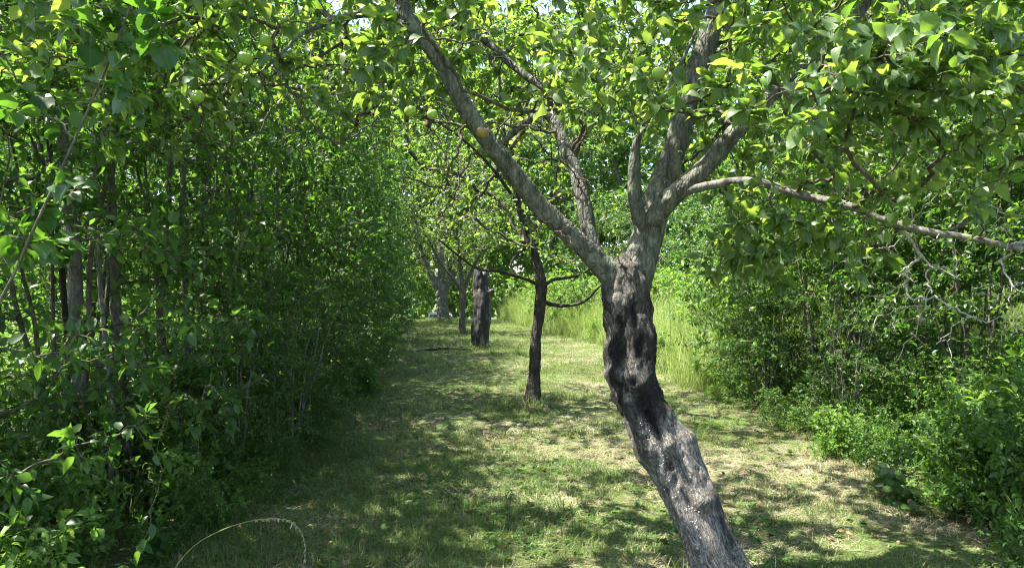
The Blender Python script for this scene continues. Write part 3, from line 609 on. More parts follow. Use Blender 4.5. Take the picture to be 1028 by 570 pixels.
LIMBS = {
 'left': [(632, 300, 4.05, 26), (622, 286, 4.05, 30), (606, 268, 4.03, 26), (588, 250, 4.0, 24), (570, 234, 3.98, 23), (540, 204, 3.95, 20), (510, 167, 3.92, 20), (482, 131, 3.9, 19), (460, 96, 3.88, 18), (444, 66, 3.86, 17), (426, 40, 3.85, 18), (413, 24, 3.84, 19), (403, 0, 3.83, 16), (388, -45, 3.8, 15), (372, -110, 3.75, 12), (362, -180, 3.7, 8)],
 'mid': [(630, 302, 4.08, 36), (637, 282, 4.09, 40), (645, 255, 4.1, 35), (652, 232, 4.11, 33), (660, 200, 4.13, 32), (674, 160, 4.15, 27), (686, 118, 4.17, 26), (697, 77, 4.19, 24), (710, 42, 4.2, 22), (720, 8, 4.2, 19), (735, -60, 4.2, 16), (742, -140, 4.25, 11), (744, -220, 4.3, 7)],
 'right': [(655, 222, 4.06, 22), (668, 204, 4.0, 22), (680, 193, 3.97, 21), (694, 181, 3.95, 21), (713, 162, 3.95, 19), (747, 122, 3.95, 18), (772, 98, 3.95, 16), (815, 60, 3.9, 14), (860, 15, 3.85, 12), (900, -40, 3.8, 9), (930, -100, 3.8, 6)],
 'long': [(674, 203, 3.98, 10), (690, 192, 3.93, 12), (724, 184, 3.85, 11), (747, 182, 3.78, 11), (770, 185, 3.72, 11), (800, 195, 3.65, 10.5), (850, 206, 3.5, 10), (885, 220, 3.42, 9), (930, 232, 3.32, 9), (975, 239, 3.22, 8), (1030, 250, 3.1, 7.5), (1090, 250, 3.0, 5)],
 'back': [(602, 262, 4.1, 14), (592, 235, 4.16, 17), (587, 208, 4.2, 16.5), (578, 172, 4.28, 15.5), (568, 148, 4.33, 14.5), (557, 123, 4.38, 13), (546, 112, 4.4, 12), (535, 118, 4.45, 9), (520, 129, 4.5, 8), (503, 144, 4.55, 6), (480, 152, 4.6, 4)],
 'side': [(650, 234, 4.06, 14), (640, 212, 4.03, 16), (637, 190, 4.02, 15), (637, 165, 4.0, 13), (640, 140, 3.98, 8), (652, 118, 3.96, 5), (670, 89, 3.93, 4.2), (701, 27, 3.88, 3.4), (718, -20, 3.85, 2.4)],
 'arm': [(414, 24, 3.84, 12), (401, 18, 3.82, 11), (381, 13.5, 3.8, 10), (357, 15, 3.76, 9.5), (332, 21, 3.72, 9), (317, 28, 3.7, 5.5), (300, 36, 3.66, 4.5), (285, 52, 3.6, 3.2), (262, 72, 3.5, 2.4)],
 'arm2': [(334, 21, 3.72, 7), (323, 10, 3.74, 7), (316, -4, 3.78, 6), (300, -50, 3.8, 5), (280, -100, 3.8, 3)],
 'inner': [(565, 140, 4.34, 7), (548, 92, 4.42, 9), (530, 78, 4.5, 9), (510, 62, 4.55, 8.5), (488, 42, 4.6, 7.5), (452, 22, 4.65, 6), (410, -20, 4.7, 4)],
}
skel = []
for nm, rows in LIMBS.items():
    pts, rad = px_path(rows); rad = rad * (.76 if nm == 'long' else .92); skel.append((pts, rad))
    n = max(24, int(np.linalg.norm(np.diff(pts, axis=0), axis=1).sum() / .014))
    big = rad.max() > .03
    bark_tube('limb', pts, rad, M['pale_stem' if nm == 'long' else 'bark'], n=n, sides=28 if big else 14, rough=.10 if big else .14, freq=34, parent=tree, off=BASE, wob=.22)

# crown: clumps of leafy spurs (z of the lower edge follows the drooping branches)
g = np.random.default_rng(21)
def crown_centers(n):
    out = []
    while len(out) < n:
        x = g.uniform(-2.7, 3.6); y = g.uniform(2.15, 6.4); z = g.uniform(1.6, 4.7)
        if ((x - .5) / 3.2)**2 + ((y - 4.2) / 2.6)**2 + ((z - 2.9) / 1.9)**2 > 1: continue
        px = 514 + x / y * F; py = 285 - (z - CAM_H) / y * F
        low = np.interp(px, [0, 160, 330, 400, 470, 560, 640, 690, 740, 800, 870, 1028, 1300], [120, 125, 95, 115, 95, 105, 90, 125, 215, 185, 150, 175, 200])
        if py > low: continue
        if py < -110 and g.random() < .2: continue
        if y < 2.6 and abs(x) < .9: continue
        out.append((x, y, z))
    return np.array(out)
cc = crown_centers(540)
tg = clump_targets(g, cc, np.array([.17, .17, .13]), 6)
extra = np.array([at(745, 215, 3.6), at(752, 245, 3.62), at(770, 225, 3.55), at(765, 262, 3.6), at(735, 250, 3.7), at(800, 230, 3.5), at(830, 225, 3.4), at(870, 190, 3.3), at(960, 205, 3.0), at(1000, 215, 3.0), at(845, 245, 3.5), at(700, 110, 3.6), at(645, 110, 3.7), at(560, 90, 3.7), at(930, 70, 2.7), at(900, 90, 2.7), at(880, 60, 2.6), at(960, 50, 2.6), at(1000, 40, 2.5), at(870, 120, 2.8), at(830, 60, 2.8), at(780, 40, 2.9), at(650, 20, 3.0), at(990, 110, 2.7)])
tg = np.vstack([tg, clump_targets(g, extra, np.array([.10, .12, .08]), 7)])
paths, R = grow(skel, tg, K=7, r_tip=.0018, p=.43, wig=.05, seed=4)
V, fc = tubes(paths, R, 5); link('twigs', mesh_np('twigs', V - BASE, fc, M['twig']), tree)['kind'] = 'stuff'
pos, ax, nr, s = leaves_on(paths, 16, .054, 31, u0=.30, spread=.75, upb=.75, rosette=.6, droop=.16)
s = s * np.where(np.random.default_rng(3).random(len(s)) < .25, .6, 1.0)
def prune(pos):
    """thin the crown where the photograph sees the limbs bare and where the sun comes through"""
    g = np.random.default_rng(14); keep = np.ones(len(pos), bool); px = 514 + pos[:, 0] / pos[:, 1] * F; py = 285 - (pos[:, 2] - CAM_H) / pos[:, 1] * F
    for nm, m, pr, ymin in [('left', 17, .93, -50), ('mid', 20, .9, 120), ('mid', 14, .6, 0), ('right', 14, .9, 150), ('long', 13, .8, 0), ('back', 12, .8, 110), ('side', 10, .8, 130), ('arm', 9, .8, 0)]:
        C, R = resample(*px_path(LIMBS[nm]), 60); cx = 514 + C[:, 0] / C[:, 1] * F; cy_ = 285 - (C[:, 2] - CAM_H) / C[:, 1] * F
        d2 = (px[:, None] - cx)**2 + (py[:, None] + 8 - cy_)**2; j = d2.argmin(1)
        keep &= ~((d2.min(1) < m * m) & (pos[:, 1] < C[j, 1] + .05) & (cy_[j] > ymin) & (g.random(len(pos)) < pr))
    for x, y, d in [(246, 59, 3.3), (268, 41, 3.3), (198, 97, 3.2), (484, 133, 3.65), (412, 112, 3.5), (434, 115, 3.5), (661, 74, 3.5)]:
        keep &= ~((np.hypot(px - x, py - y + 5) < 16) & (pos[:, 1] < d + .05))
    sd = np.array(SUN_DIR)
    for (x, y, d, r) in [(647, 318, 3.95, .16), (634, 372, 3.9, .16), (668, 440, 3.85, .10), (690, 490, 3.85, .15), (712, 535, 3.8, .17), (575, 238, 3.9, .12), (540, 200, 3.9, .08), (880, 420, 6.2, .35), (940, 430, 5.6, .35), (840, 410, 6.8, .3), (770, 184, 3.7, .09), (850, 205, 3.48, .10), (930, 231, 3.3, .10), (890, 220, 3.4, .08), (980, 238, 3.2, .08), (640, 190, 3.95, .1), (698, 178, 3.9, .1), (480, 125, 3.85, .07), (715, 40, 4.1, .1)] + [(x, y, CAM_H * F / (y - 285), r) for x, y, r in
            [(560, 545, .16), (535, 560, .12), (590, 520, .12), (610, 470, .16), (570, 500, .1), (800, 480, .22), (830, 520, .22), (760, 440, .22), (860, 550, .2), (900, 480, .3), (780, 560, .2), (720, 420, .2), (640, 425, .15), (372, 505, .07), (350, 552, .06)]]:
        q = pos - at(x, y, d); t = q @ sd; dist = np.linalg.norm(q - t[:, None] * sd, axis=1); keep &= ~((t > 0) & (dist < r))
    return keep
kp = prune(pos); pos, ax, nr, s = pos[kp], ax[kp], nr[kp], s[kp]
# the largest leaves in view are parts of their own
pxl = 514 + pos[:, 0] / pos[:, 1] * F; pyl = 285 - (pos[:, 2] - CAM_H) / pos[:, 1] * F
vis = (pxl > 0) & (pxl < 1028) & (pyl > 2) & (pyl < 320); score = np.where(vis, s / pos[:, 1], 0)
near = np.argsort(-score)[:300]; rest = np.setdiff1d(np.arange(len(pos)), near)
link('foliage', leaves_mesh('foliage', pos[rest] - BASE, ax[rest], nr[rest], s[rest], M['apple_leaf'], 'ovate'), tree)['kind'] = 'stuff'
def single_leaves(name, meshes, idx, pos, ax, nr, s, parent, off):
    a, b, n_ = leaf_frames(pos[idx], ax[idx], nr[idx])
    for j, i in enumerate(idx):
        o = bpy.data.objects.new(name, meshes[j % len(meshes)]); COL.objects.link(o); o.parent = parent
        mt = Matrix(((a[j][0], b[j][0], n_[j][0]), (a[j][1], b[j][1], n_[j][1]), (a[j][2], b[j][2], n_[j][2]))).to_4x4()
        mt = Matrix.Translation(Vector(pos[i] - off)) @ mt @ Matrix.Diagonal((s[i], s[i], s[i], 1)); o.matrix_local = mt
def leaf_variants(n, mat, kind, seed):
    """detailed single leaves: toothed edge, midrib, wave"""
    g = np.random.default_rng(seed); out = []
    for k in range(n):
        ns = 11; xs = np.linspace(0, 1, ns); w = .5 * np.sin(np.pi * xs**.78)**.85 * (.62 if kind == 'ovate' else .9); w[0] = .02; w[-1] = 0
        V = []; ph = g.uniform(0, 6.28); cu = g.uniform(.05, .28); fo = g.uniform(.12, .5); tw = g.normal(0, .25)
        for i, x in enumerate(xs):
            ww = w[i] * (1 + (.07 if i % 2 else -.04)); zc = .06 * math.sin(x * 3) - cu * x * x
            for c in (-1, -.5, 0, .5, 1):
                yy = c * ww; V.append((x - .06 * abs(c) * (i % 2), yy, zc + abs(yy) * fo + .035 * math.sin(x * 9 + ph + c * 2) * abs(c) + tw * yy * x))
        q = np.array([(5 * i + c, 5 * i + 5 + c, 5 * i + 6 + c, 5 * i + 1 + c) for i in range(ns - 1) for c in range(4)])
        # petiole
        th = np.arange(3) / 3 * 6.283; pv = [(-.32 * t, .018 * math.cos(a), -.05 * t + .018 * math.sin(a)) for t in (0, 1) for a in th]; b0 = len(V); pq = np.array([(b0 + i, b0 + (i + 1) % 3, b0 + 3 + (i + 1) % 3, b0 + 3 + i) for i in range(3)])
        out.append(mesh_np('leaf', np.array(V + pv), [q, pq], mat, True, {'hue': np.full(b0 + 6, (k + .5) / n), 'lc': np.array(V + pv) * np.array([1, 1, 0])}))
    return out
single_leaves('leaf', leaf_variants(9, M['apple_leaf'], 'ovate', 8), near, pos, ax, nr, s, tree, BASE)

# bare dead twigs: pale ones hanging off the long right limb, dark ones in the middle
dt = np.array([at(x, y, d) for x, y, d in [(985, 200, 3.25), (960, 236, 3.3), (935, 266, 3.4), (912, 281, 3.5), (905, 262, 3.45), (950, 300, 3.5), (945, 315, 3.5), (925, 318, 3.55), (900, 335, 3.6), (872, 345, 3.7), (975, 290, 3.4), (1000, 265, 3.3), (1020, 290, 3.2), (990, 320, 3.4), (1010, 215, 3.1), (1005, 180, 3.1), (958, 270, 3.4), (915, 300, 3.5), (890, 250, 3.5), (880, 300, 3.6), (960, 325, 3.5), (940, 345, 3.6), (1025, 330, 3.3), (930, 205, 3.3), (905, 235, 3.4)]])
dp, dR = grow([skel[3]], np.vstack([dt, dt + g.normal(0, .09, dt.shape), dt + g.normal(0, .14, dt.shape), dt + g.normal(0, .2, dt.shape)]), K=7, r_tip=.0015, p=.42, wig=.04, seed=9, turn=.3, follow=.15)
V, fc = tubes(dp, dR, 5); tag(link('dead_twigs', mesh_np('dead_twigs', V - BASE, fc, M['dead_twig']), tree), 'bare pale dead twigs hanging from the long right limb', kind='stuff')
bt = np.array([at(g.uniform(395, 610), g.uniform(95, 250), g.uniform(3.6, 4.6)) for _ in range(130)]); bt = bt[(bt[:, 2] - CAM_H) / bt[:, 1] * F > 20 + (np.arange(len(bt)) % 3) * 30]
bp_, bR = grow([skel[0], skel[4], skel[8]], bt, K=7, r_tip=.0022, p=.46, wig=.05, seed=10)
V, fc = tubes(bp_, bR, 5); link('bare_twigs', mesh_np('bare_twigs', V - BASE, fc, M['twig']), tree)['kind'] = 'stuff'
lt = np.array([at(g.uniform(180, 400), g.uniform(40, 175), g.uniform(3.2, 4.2)) for _ in range(80)])
lp, lR = grow([skel[0], skel[6], skel[7]], lt, K=7, r_tip=.0022, p=.46, wig=.05, seed=12)
V, fc = tubes(lp, lR, 5); link('bare_twigs', mesh_np('bare_twigs', V - BASE, fc, M['twig']), tree)['kind'] = 'stuff'

# apples
def apple_mesh(name, mat, seed):
    g = np.random.default_rng(seed); nu, nv = 20, 14; V = []
    for j in range(nv + 1):
        f = math.pi * j / nv; r = math.sin(f) * (1 + .10 * math.cos(f)); z = math.cos(f) * .92 - .28 * math.exp(-(f / .38)**2) + .16 * math.exp(-((math.pi - f) / .35)**2)
        for i in range(nu): a = i / nu * 6.283; k = 1 + .03 * math.cos(5 * a) * (j / nv); V.append((r * k * math.cos(a), r * k * math.sin(a), z))
    I = np.arange(len(V)).reshape(nv + 1, nu); nx = np.roll(I, -1, 1); return mesh_np(name, np.array(V), [np.stack([I[:-1], I[1:], nx[1:], nx[:-1]], -1).reshape(-1, 4)], mat)
am = apple_mesh('fruit', M['apple_green'], 1); ar = apple_mesh('fruit', M['apple_red'], 2)
sv, sf = tubes(np.array([[(0, 0, .55), (.03, 0, .9), (.1, .03, 1.25), (.22, .05, 1.6)]]), np.array([[.06, .05, .05, .06]]), 6); sm = mesh_np('stalk', sv, sf, M['twig'])
for (x, y, d, r, me, lab, tilt) in [(246, 59, 3.3, 7.5, am, 'round green apple hanging under the upper left twigs', .2), (268, 41, 3.3, 7, am, 'green apple with a sunlit top, highest on the left', -.3), (198, 97, 3.2, 7, am, 'shaded green apple hanging farthest left', .1), (484, 133, 3.65, 6, ar, 'red and yellow blushed apple beside the left limb', .5),
                                    (412, 112, 3.5, 6, am, 'green apple left of the slanting limb among dark twigs', .3), (434, 115, 3.5, 5.5, am, 'small green apple hanging nearest the slanting limb', -.2), (661, 74, 3.5, 6.5, am, 'pale green apple in the crown above the fork', .2)]:
    R_ = r / F * d; e = empty('apple', at(x, y, d), lab, 'apple', 'apples on the old tree', rz=x, sc=R_); e.rotation_euler = (tilt, tilt * .5, x)
    link('fruit', me, e); link('stalk', sm, e)
for (x, y, lab, r) in [(467, 503, 'small green apple fallen on the turf', .026), (385, 531, 'smaller yellowish windfall apple in the shaded grass', .021)]:
    d = (CAM_H - .02) * F / (y - 285); p = at(x, y, d); p[2] = gz(p[0], p[1]) + r * .8 + .012; e = empty('windfall_apple', p, lab, 'apple', sc=r); e.rotation_euler = (1.1, .4, x); link('fruit', am, e); link('stalk', sm, e)

# ------------------------------------------------------------------ other orchard trees
def orchard_tree(name, label, limbs, mat, centers, spread, per, leaf_per, leaf_size, seed, kind='mid', lm='apple_leaf', r_tip=.003, trunk_n=90):
    base = np.asarray(limbs[0][0][0]).copy(); base[2] = gz(base[0], base[1])
    e = empty(name, base, label, 'tree')
    for i, (pts, rad) in enumerate(limbs):
        pts = np.asarray(pts, float)
        if i == 0: pts[0, 2] = base[2] - .06
        bark_tube('trunk' if i == 0 else 'limb', pts, rad, mat, n=trunk_n if i == 0 else 40, sides=22 if i == 0 else 12, rough=.22 if i == 0 else .15, freq=16, flare=(.8 if base[1] < 12 else .2) if i == 0 else 0, parent=e, off=base, wob=.3)
    if len(centers):
        g = np.random.default_rng(seed); tg = clump_targets(g, np.asarray(centers), spread, per)
        pa, R = grow(limbs, tg, K=6, r_tip=r_tip, p=.45, wig=.1, seed=seed)
        V, fc = tubes(pa, R, 4); link('twigs', mesh_np('twigs', V - base, fc, M['twig']), e)['kind'] = 'stuff'
        pos, ax, nr, s = leaves_on(pa, leaf_per, leaf_size, seed, u0=.3, spread=.8, upb=.7, rosette=.5)
        link('foliage', leaves_mesh('foliage', pos - base, ax, nr, s, M[lm], kind), e)['kind'] = 'stuff'
    return e
def ell(g, c, r, n, shell=.35):
    v = norm(g.normal(0, 1, (n, 3))) * (shell + (1 - shell) * g.random((n, 1)))**.6; return np.asarray(c) + v * np.asarray(r)
g = np.random.default_rng(44)
def pp_(rows): return px_path(rows)
d = 9.3
thin = [pp_([(534, 412, d, 19), (535, 400, d, 15), (537, 373, d, 14), (538, 340, d, 14), (542, 305, d, 15), (543, 286, d, 16), (539, 262, d, 12), (530, 240, d, 10), (522, 210, d, 9), (514, 175, d, 8), (505, 130, d, 6), (500, 60, d, 4)]),
        pp_([(542, 287, d, 7), (530, 281, d, 6), (517, 277, d - .1, 5.5), (500, 272, d - .3, 5), (480, 270, d - .5, 4), (462, 258, d - .6, 3.5), (440, 240, d - .7, 2.5)]),
        pp_([(516, 276, d - .1, 5), (513, 266, d, 4.5), (518, 257, d, 4), (531, 248, d + .1, 4), (557, 238, d + .2, 3.5), (580, 220, d + .3, 2.5)]),
        pp_([(544, 302, d, 7), (552, 305, d, 6.5), (567, 307, d - .1, 6), (587, 302, d - .3, 5), (605, 285, d - .4, 4), (640, 262, d - .4, 3)]),
        pp_([(545, 288, d, 6), (555, 281, d, 5.5), (567, 279, d + .1, 5), (585, 274, d + .3, 4), (612, 255, d + .5, 2.5)]),
        pp_([(531, 243, d, 7), (545, 215, d + .1, 6), (560, 180, d + .3, 5), (590, 130, d + .4, 4), (610, 80, d + .5, 3)]),
        pp_([(520, 205, d, 6), (495, 170, d - .2, 5), (465, 140, d - .3, 4), (435, 120, d - .4, 3)])]
thin = [(p_, r_ * (.74 if k_ == 0 else .6)) for k_, (p_, r_) in enumerate(thin)]
orchard_tree('apple_tree', 'slim dark apple tree standing mid path behind the leaning trunk', thin, M['dark_bark'],
             np.vstack([ell(g, (-.4, 9.2, 4.4), (3.0, 2.6, 1.4), 165), np.array([at(x, y, 9 + g.normal(0, .5)) for x, y in [(450, 225), (470, 245), (505, 240), (560, 225), (590, 255), (480, 215), (440, 200), (575, 285), (490, 190), (520, 215), (545, 195), (460, 180), (585, 200), (605, 225)]])]), np.array([.25, .25, .18]), 6, 13, .062, 61, kind='small', r_tip=.0038)
d = 23.0
orchard_tree('apple_tree', 'thin young tree with forked top just behind the dead stump', [pp_([(464, 336, d, 8), (464, 325, d, 6.5), (464.5, 310, d, 6), (465, 295, d, 6.5), (464, 285, d, 5), (462, 265, d, 4), (458, 230, d, 3), (455, 190, d, 2)]), pp_([(464.5, 296, d, 4.5), (460, 286, d, 4), (452, 276, d, 3.5), (440, 260, d, 2.5), (430, 240, d, 2)]), pp_([(465, 294, d, 4), (470, 280, d, 3.5), (478, 262, d, 3), (490, 240, d, 2)])], M['stem'],
             np.vstack([ell(g, (-1.5, 23, 4.2), (2.0, 1.8, 1.7), 60), np.array([at(g.uniform(435, 500), g.uniform(215, 268), 22.6 + g.normal(0, .5)) for _ in range(22)])]), np.array([.3, .3, .25]), 5, 9, .08, 62, kind='small', r_tip=.006)
d = 31.0
orchard_tree('old_tree', 'thick pale gnarled tree at the far end of the path', [pp_([(445, 325, d, 15), (444.5, 318, d, 12), (444, 305, d, 11), (443, 292, d, 11.5), (442, 286, d, 10), (442, 281, d, 6), (442, 277, d, 2)]), pp_([(444, 296, d, 9), (438, 286, d, 8.5), (432, 274, d, 7), (424, 255, d, 5), (418, 225, d, 3)]), pp_([(443, 294, d, 9), (450, 284, d, 8.5), (456, 272, d, 7), (462, 250, d, 5), (468, 215, d, 3)]), pp_([(442, 290, d, 8), (443, 272, d, 7), (442, 245, d, 5), (440, 200, d, 3)])], M['pale_stem'],
             np.vstack([ell(g, (-2.9, 30.6, 4.4), (2.8, 2.2, 2.2), 80), np.array([at(g.uniform(405, 475), g.uniform(225, 276), 30 + g.normal(0, .6)) for _ in range(30)])]), np.array([.35, .35, .3]), 5, 9, .09, 63, kind='small', r_tip=.008)

def mound():
    x, y = (535 - 514) / F * 9.3, 9.3; n, m_ = 28, 9; V = [(0, 0, .075)]
    for k in range(1, m_):
        for i in range(n):
            a = i / n * 6.283; r = .34 * k / (m_ - 1) * (1 + .25 * math.sin(3 * a + 1) + .12 * math.sin(7 * a)); px_, py_ = r * math.cos(a), r * math.sin(a)
            V.append((px_, py_, .085 * (1 - (k / (m_ - 1))**1.6) - .02 + .03 * (float(vnoise(np.array([px_ * 22, py_ * 22, 3.]))) - .5)))
    q = [(1 + k * n + i, 1 + (k + 1) * n + i, 1 + (k + 1) * n + (i + 1) % n, 1 + k * n + (i + 1) % n) for k in range(m_ - 2) for i in range(n)]; t = [(0, 1 + i, 1 + (i + 1) % n) for i in range(n)]
    o = link('soil_mound', mesh_np('soil_mound', np.array(V), [np.array(q), np.array(t)], M['soil'])); o.location = (x, y, gz(x, y)); tag(o, 'low brown soil mound at the foot of the slim tree', kind='structure')
M['soil'] = bark_mat('bare_soil', (.07, .05, .035), (.17, .13, .09), (.30, .25, .18), 40, bump=.9, stretch=1)
mound()
g = np.random.default_rng(19); PB = []
for (bx, by, br, k) in [(.263, 9.3, .22, 26), (-.75, 17.7, .42, 46), (-1.55, 23, .3, 20), (-2.95, 31, .5, 30), (1.1, 3.7, .25, 16)]:
    a = g.uniform(0, 6.28, k); r = br * g.uniform(.8, 1.7, k); PB.append(np.stack([bx + r * np.cos(a), by + r * np.sin(a)], 1))
PB = np.vstack(PB); PB = np.column_stack([PB, ground_z(PB[:, 0], PB[:, 1])])
scatter('rough_grass', PB, rnd_rot(g, len(PB), .15), g.uniform(.7, 1.6, len(PB)) * np.interp(PB[:, 1], [4, 31], [1, 1.5]), g.integers(0, 3, len(PB)), [tuft('rough_tuft', 230 + k, 22, .13, .005, .9, .07, M['grass'], segs=3) for k in range(3)], 'longer unmown grass around the tree bases')

def stump():
    d = 17.7; rows = [(483, 356, 22), (482.5, 350, 19), (482, 340, 17), (482.5, 330, 17.5), (484, 318, 19), (484.5, 305, 20), (484, 297, 19), (483, 290, 15), (482.5, 282, 14.5), (482.5, 276, 14), (482.5, 272.5, 13)]
    pts = np.array([at(x, y, d) for x, y, w in rows]); rad = np.array([w / F * d / 2 for *_, w in rows]); base = pts[0].copy(); base[2] = gz(base[0], base[1])
    pts[0, 2] = base[2] - .08
    e = empty('tree_stump', base, 'tall dark dead tree stump with broken flat top', 'stump')
    n, sides = 90, 40; C, R = resample(pts, rad, n); V, fc = tubes(C[None], R[None], sides); body = n * sides; cen = np.repeat(C, sides, 0); dd = norm(V[:body] - cen); P = V[:body]
    th = np.tile(np.arange(sides) / sides * 6.283, n); s = np.repeat(np.linspace(0, 1, n), sides)
    h = .012 * np.sin(th * 6 + 6 * fbm(P * 1.5, 3)) + (fbm(P * np.array([6, 6, 2.5]), 4) - .47) * .11 + (fbm(P * np.array([22, 22, 7.]), 3) - .45) * .09
    V[:body] = cen + dd * (np.repeat(R, sides) + h * .8)[:, None]
    V[:body, 2] += smooth(.86, 1, s) * (vnoise(np.stack([th * 1.6, 0 * th, 0 * th], 1)) - .5) * .14 + smooth(.93, 1, s) * (vnoise(np.stack([th * 5, 0 * th, 0 * th + 4], 1)) - .5) * .2
    V[body:, 2] -= .12
    link('trunk', mesh_np('trunk', V - base, fc, M['stump']), e)
    g = np.random.default_rng(2)
    for k in (1, 2):      # snapped stubs
        a = [(-.1, -.1, 1.75), (.2, -.16, 1.35), (.12, -.1, .8)][k]; p0 = np.array(a); p1 = p0 + np.array([(-.12, -.05, .1), (.1, -.06, .06), (.09, -.08, .05)][k]); V, fc = tubes(np.array([[p0, (p0 + p1) / 2 + .01, p1]]), np.array([[.07, .06, .045]]), 9); V += g.normal(0, .006, V.shape); link('branch_stub', mesh_np('branch_stub', V, fc, M['stump']), e)
stump()
# sticks lying left of the stump
g = np.random.default_rng(77)
e = empty('fallen_branch', at(450, 352.5, 17.2) * np.array([1, 1, 0]) + np.array([0, 0, gz(-1.5, 17.2)]), 'dark fallen branch lying on the grass left of the stump', 'branch')
Cs = np.array([[(-.55, .0, .03), (-.2, .05, .05), (.15, -.03, .06), (.5, .08, .04), (.7, .1, .02)], [(.1, 0, .05), (.2, .12, .07), (.32, .22, .08), (.4, .34, .05), (.5, .4, .03)], [(-.3, .02, .04), (-.38, -.1, .06), (-.5, -.18, .05), (-.6, -.25, .04), (-.7, -.28, .02)]])
V, fc = tubes(Cs, np.array([[.03, .035, .035, .03, .02], [.02, .018, .014, .012, .01], [.018, .016, .013, .01, .008]]), 7); V += g.normal(0, .004, V.shape); link('branch', mesh_np('branch', V, fc, M['dark_bark']), e)

# ------------------------------------------------------------------ shrubs of the thickets
def shrub_kind(seed, height, radius, stems, ncl, per, leaf_per, leaf, kind, lm, zlow=.1, srad=.022, bark='stem', top=1.0, spread=.22):
    g = np.random.default_rng(seed); sk = []
    for k in range(stems):
        ph = k / stems * 6.283 + g.normal(0, .4); b = np.array([math.cos(ph), math.sin(ph), 0]) * .10 * (stems > 1) * g.uniform(.5, 1.8); o = np.array([math.cos(ph), math.sin(ph), 0]) * radius * g.uniform(.15, .55)
        hh = height * g.uniform(.7, .95); t = np.linspace(0, 1, 7)[:, None]
        C = b + o * t**1.3 + np.array([0, 0, hh]) * t + g.normal(0, .05, (7, 3)) * t; C[0, 2] = -.06
        sk.append((C, np.linspace(1, .25, 7) * srad * g.uniform(.75, 1.2)))
    cen = []
    while len(cen) < ncl:
        z = zlow * height + (1 - zlow) * height * g.random(); f = (z / height - .55) / .55; rr = radius * math.sqrt(max(.05, 1 - f * f)) ; a = g.uniform(0, 6.283); r = rr * math.sqrt(g.uniform(.12, 1.0))
        cen.append((r * math.cos(a), r * math.sin(a), z))
    tg = clump_targets(g, np.array(cen), np.array([spread, spread, spread * .36]), per, .12)
    pa, R = grow(sk, tg, K=6, r_tip=.0021, p=.43, wig=.08, seed=seed)
    V, fc = tubes(pa, R, 4)
    pos, ax, nr, s = leaves_on(pa, leaf_per, leaf, seed, u0=.25, spread=.85, upb=.8, rosette=.35, droop=.14)
    parts = []
    for C, Rr in sk:
        q, r = resample(C, Rr, 26); v, f = tubes(q[None], r[None], 9); v += (fbm(v * 9, 3) - .45)[:, None] * .03 * np.sign(v - np.repeat(q, 9, 0)[:1].mean(0)) * 0 + np.random.default_rng(1).normal(0, .0015, v.shape); parts.append(('stem', mesh_np('stem', v, f, M[bark])))
    parts.append(('twigs', mesh_np('twigs', V, fc, M['twig'])))
    parts.append(('foliage', leaves_mesh('foliage', pos, ax, nr, s, M[lm], kind)))
    return parts

def place(parts, name, label, cat, x, y, rz=0., sc=1.0, group=None):
    e = empty(name, (x, y, gz(x, y)), label, cat, group, rz, sc)
    for nm, me in parts:
        o = link(nm, me, e)
        if nm in ('foliage', 'twigs'): o['kind'] = 'stuff'
    return e

SK = {
 'bush0': shrub_kind(101, 3.6, 1.25, 6, 92, 11, 11, .056, 'mid', 'hedge_leaf', .03),
 'bush1': shrub_kind(102, 4.4, 1.35, 5, 92, 11, 11, .056, 'mid', 'dark_leaf', .05),
 'bush2': shrub_kind(103, 3.0, 1.3, 7, 84, 11, 15, .040, 'small', 'hedge_leaf', .0, bark='pale_stem'),
 'tall0': shrub_kind(104, 7.0, 1.8, 4, 135, 11, 9, .075, 'small', 'hedge_leaf', .22, srad=.055, spread=.3),
 'tall1': shrub_kind(105, 6.2, 1.7, 3, 130, 11, 10, .070, 'small', 'dark_leaf', .24, srad=.06, spread=.3),
 'tree0': shrub_kind(106, 9.0, 2.9, 2, 260, 9, 13, .12, 'small', 'hedge_leaf', .06, srad=.14, spread=.42),
 'tree1': shrub_kind(107, 12.5, 3.3, 1, 290, 9, 13, .13, 'small', 'weed_leaf', .08, srad=.18, spread=.5),
}
G1, G2, G3, G4 = 'shrubs of the left thicket', 'slender trees in the left thicket', 'shrubs on the right bank', 'trees beyond the end of the path'
LEFT = [  # x, y, kind, scale, label
 (-2.9, 3.5, 'bush1', .95, 'dark leafy shrub at the left picture edge, nearest of the thicket'),
 (-3.0, 5.0, 'bush0', 1.0, 'leafy shrub with many thin stems, second of the left thicket front'),
 (-2.95, 6.6, 'bush1', .95, 'dark shrub in the left thicket, third along its front'),
 (-3.0, 8.2, 'bush2', 1.15, 'small leaved shrub in the left thicket, fourth along its front'),
 (-3.15, 9.9, 'bush0', 1.05, 'dense shrub in the left thicket, fifth along its front'),
 (-3.3, 11.8, 'bush2', 1.25, 'shrub leafy to the ground, sixth along the left thicket front'),
 (-3.6, 13.9, 'bush1', 1.1, 'shrub bulging towards the path, seventh along the left thicket'),
 (-3.9, 16.2, 'bush0', 1.2, 'rounded shrub, eighth along the left thicket front'),
 (-4.3, 19.0, 'bush2', 1.4, 'low rounded shrub, ninth along the left thicket front'),
 (-4.9, 22.3, 'bush1', 1.15, 'far shrub of the left thicket, last but one before the end'),
 (-5.6, 26.2, 'bush0', 1.3, 'last shrub of the left thicket near the far end'),
]
g = np.random.default_rng(88)
for x, y, k, sc, lab in LEFT: place(SK[k], 'thicket_shrub', lab, 'shrub', x, y, g.uniform(0, 6.28), sc, G1)
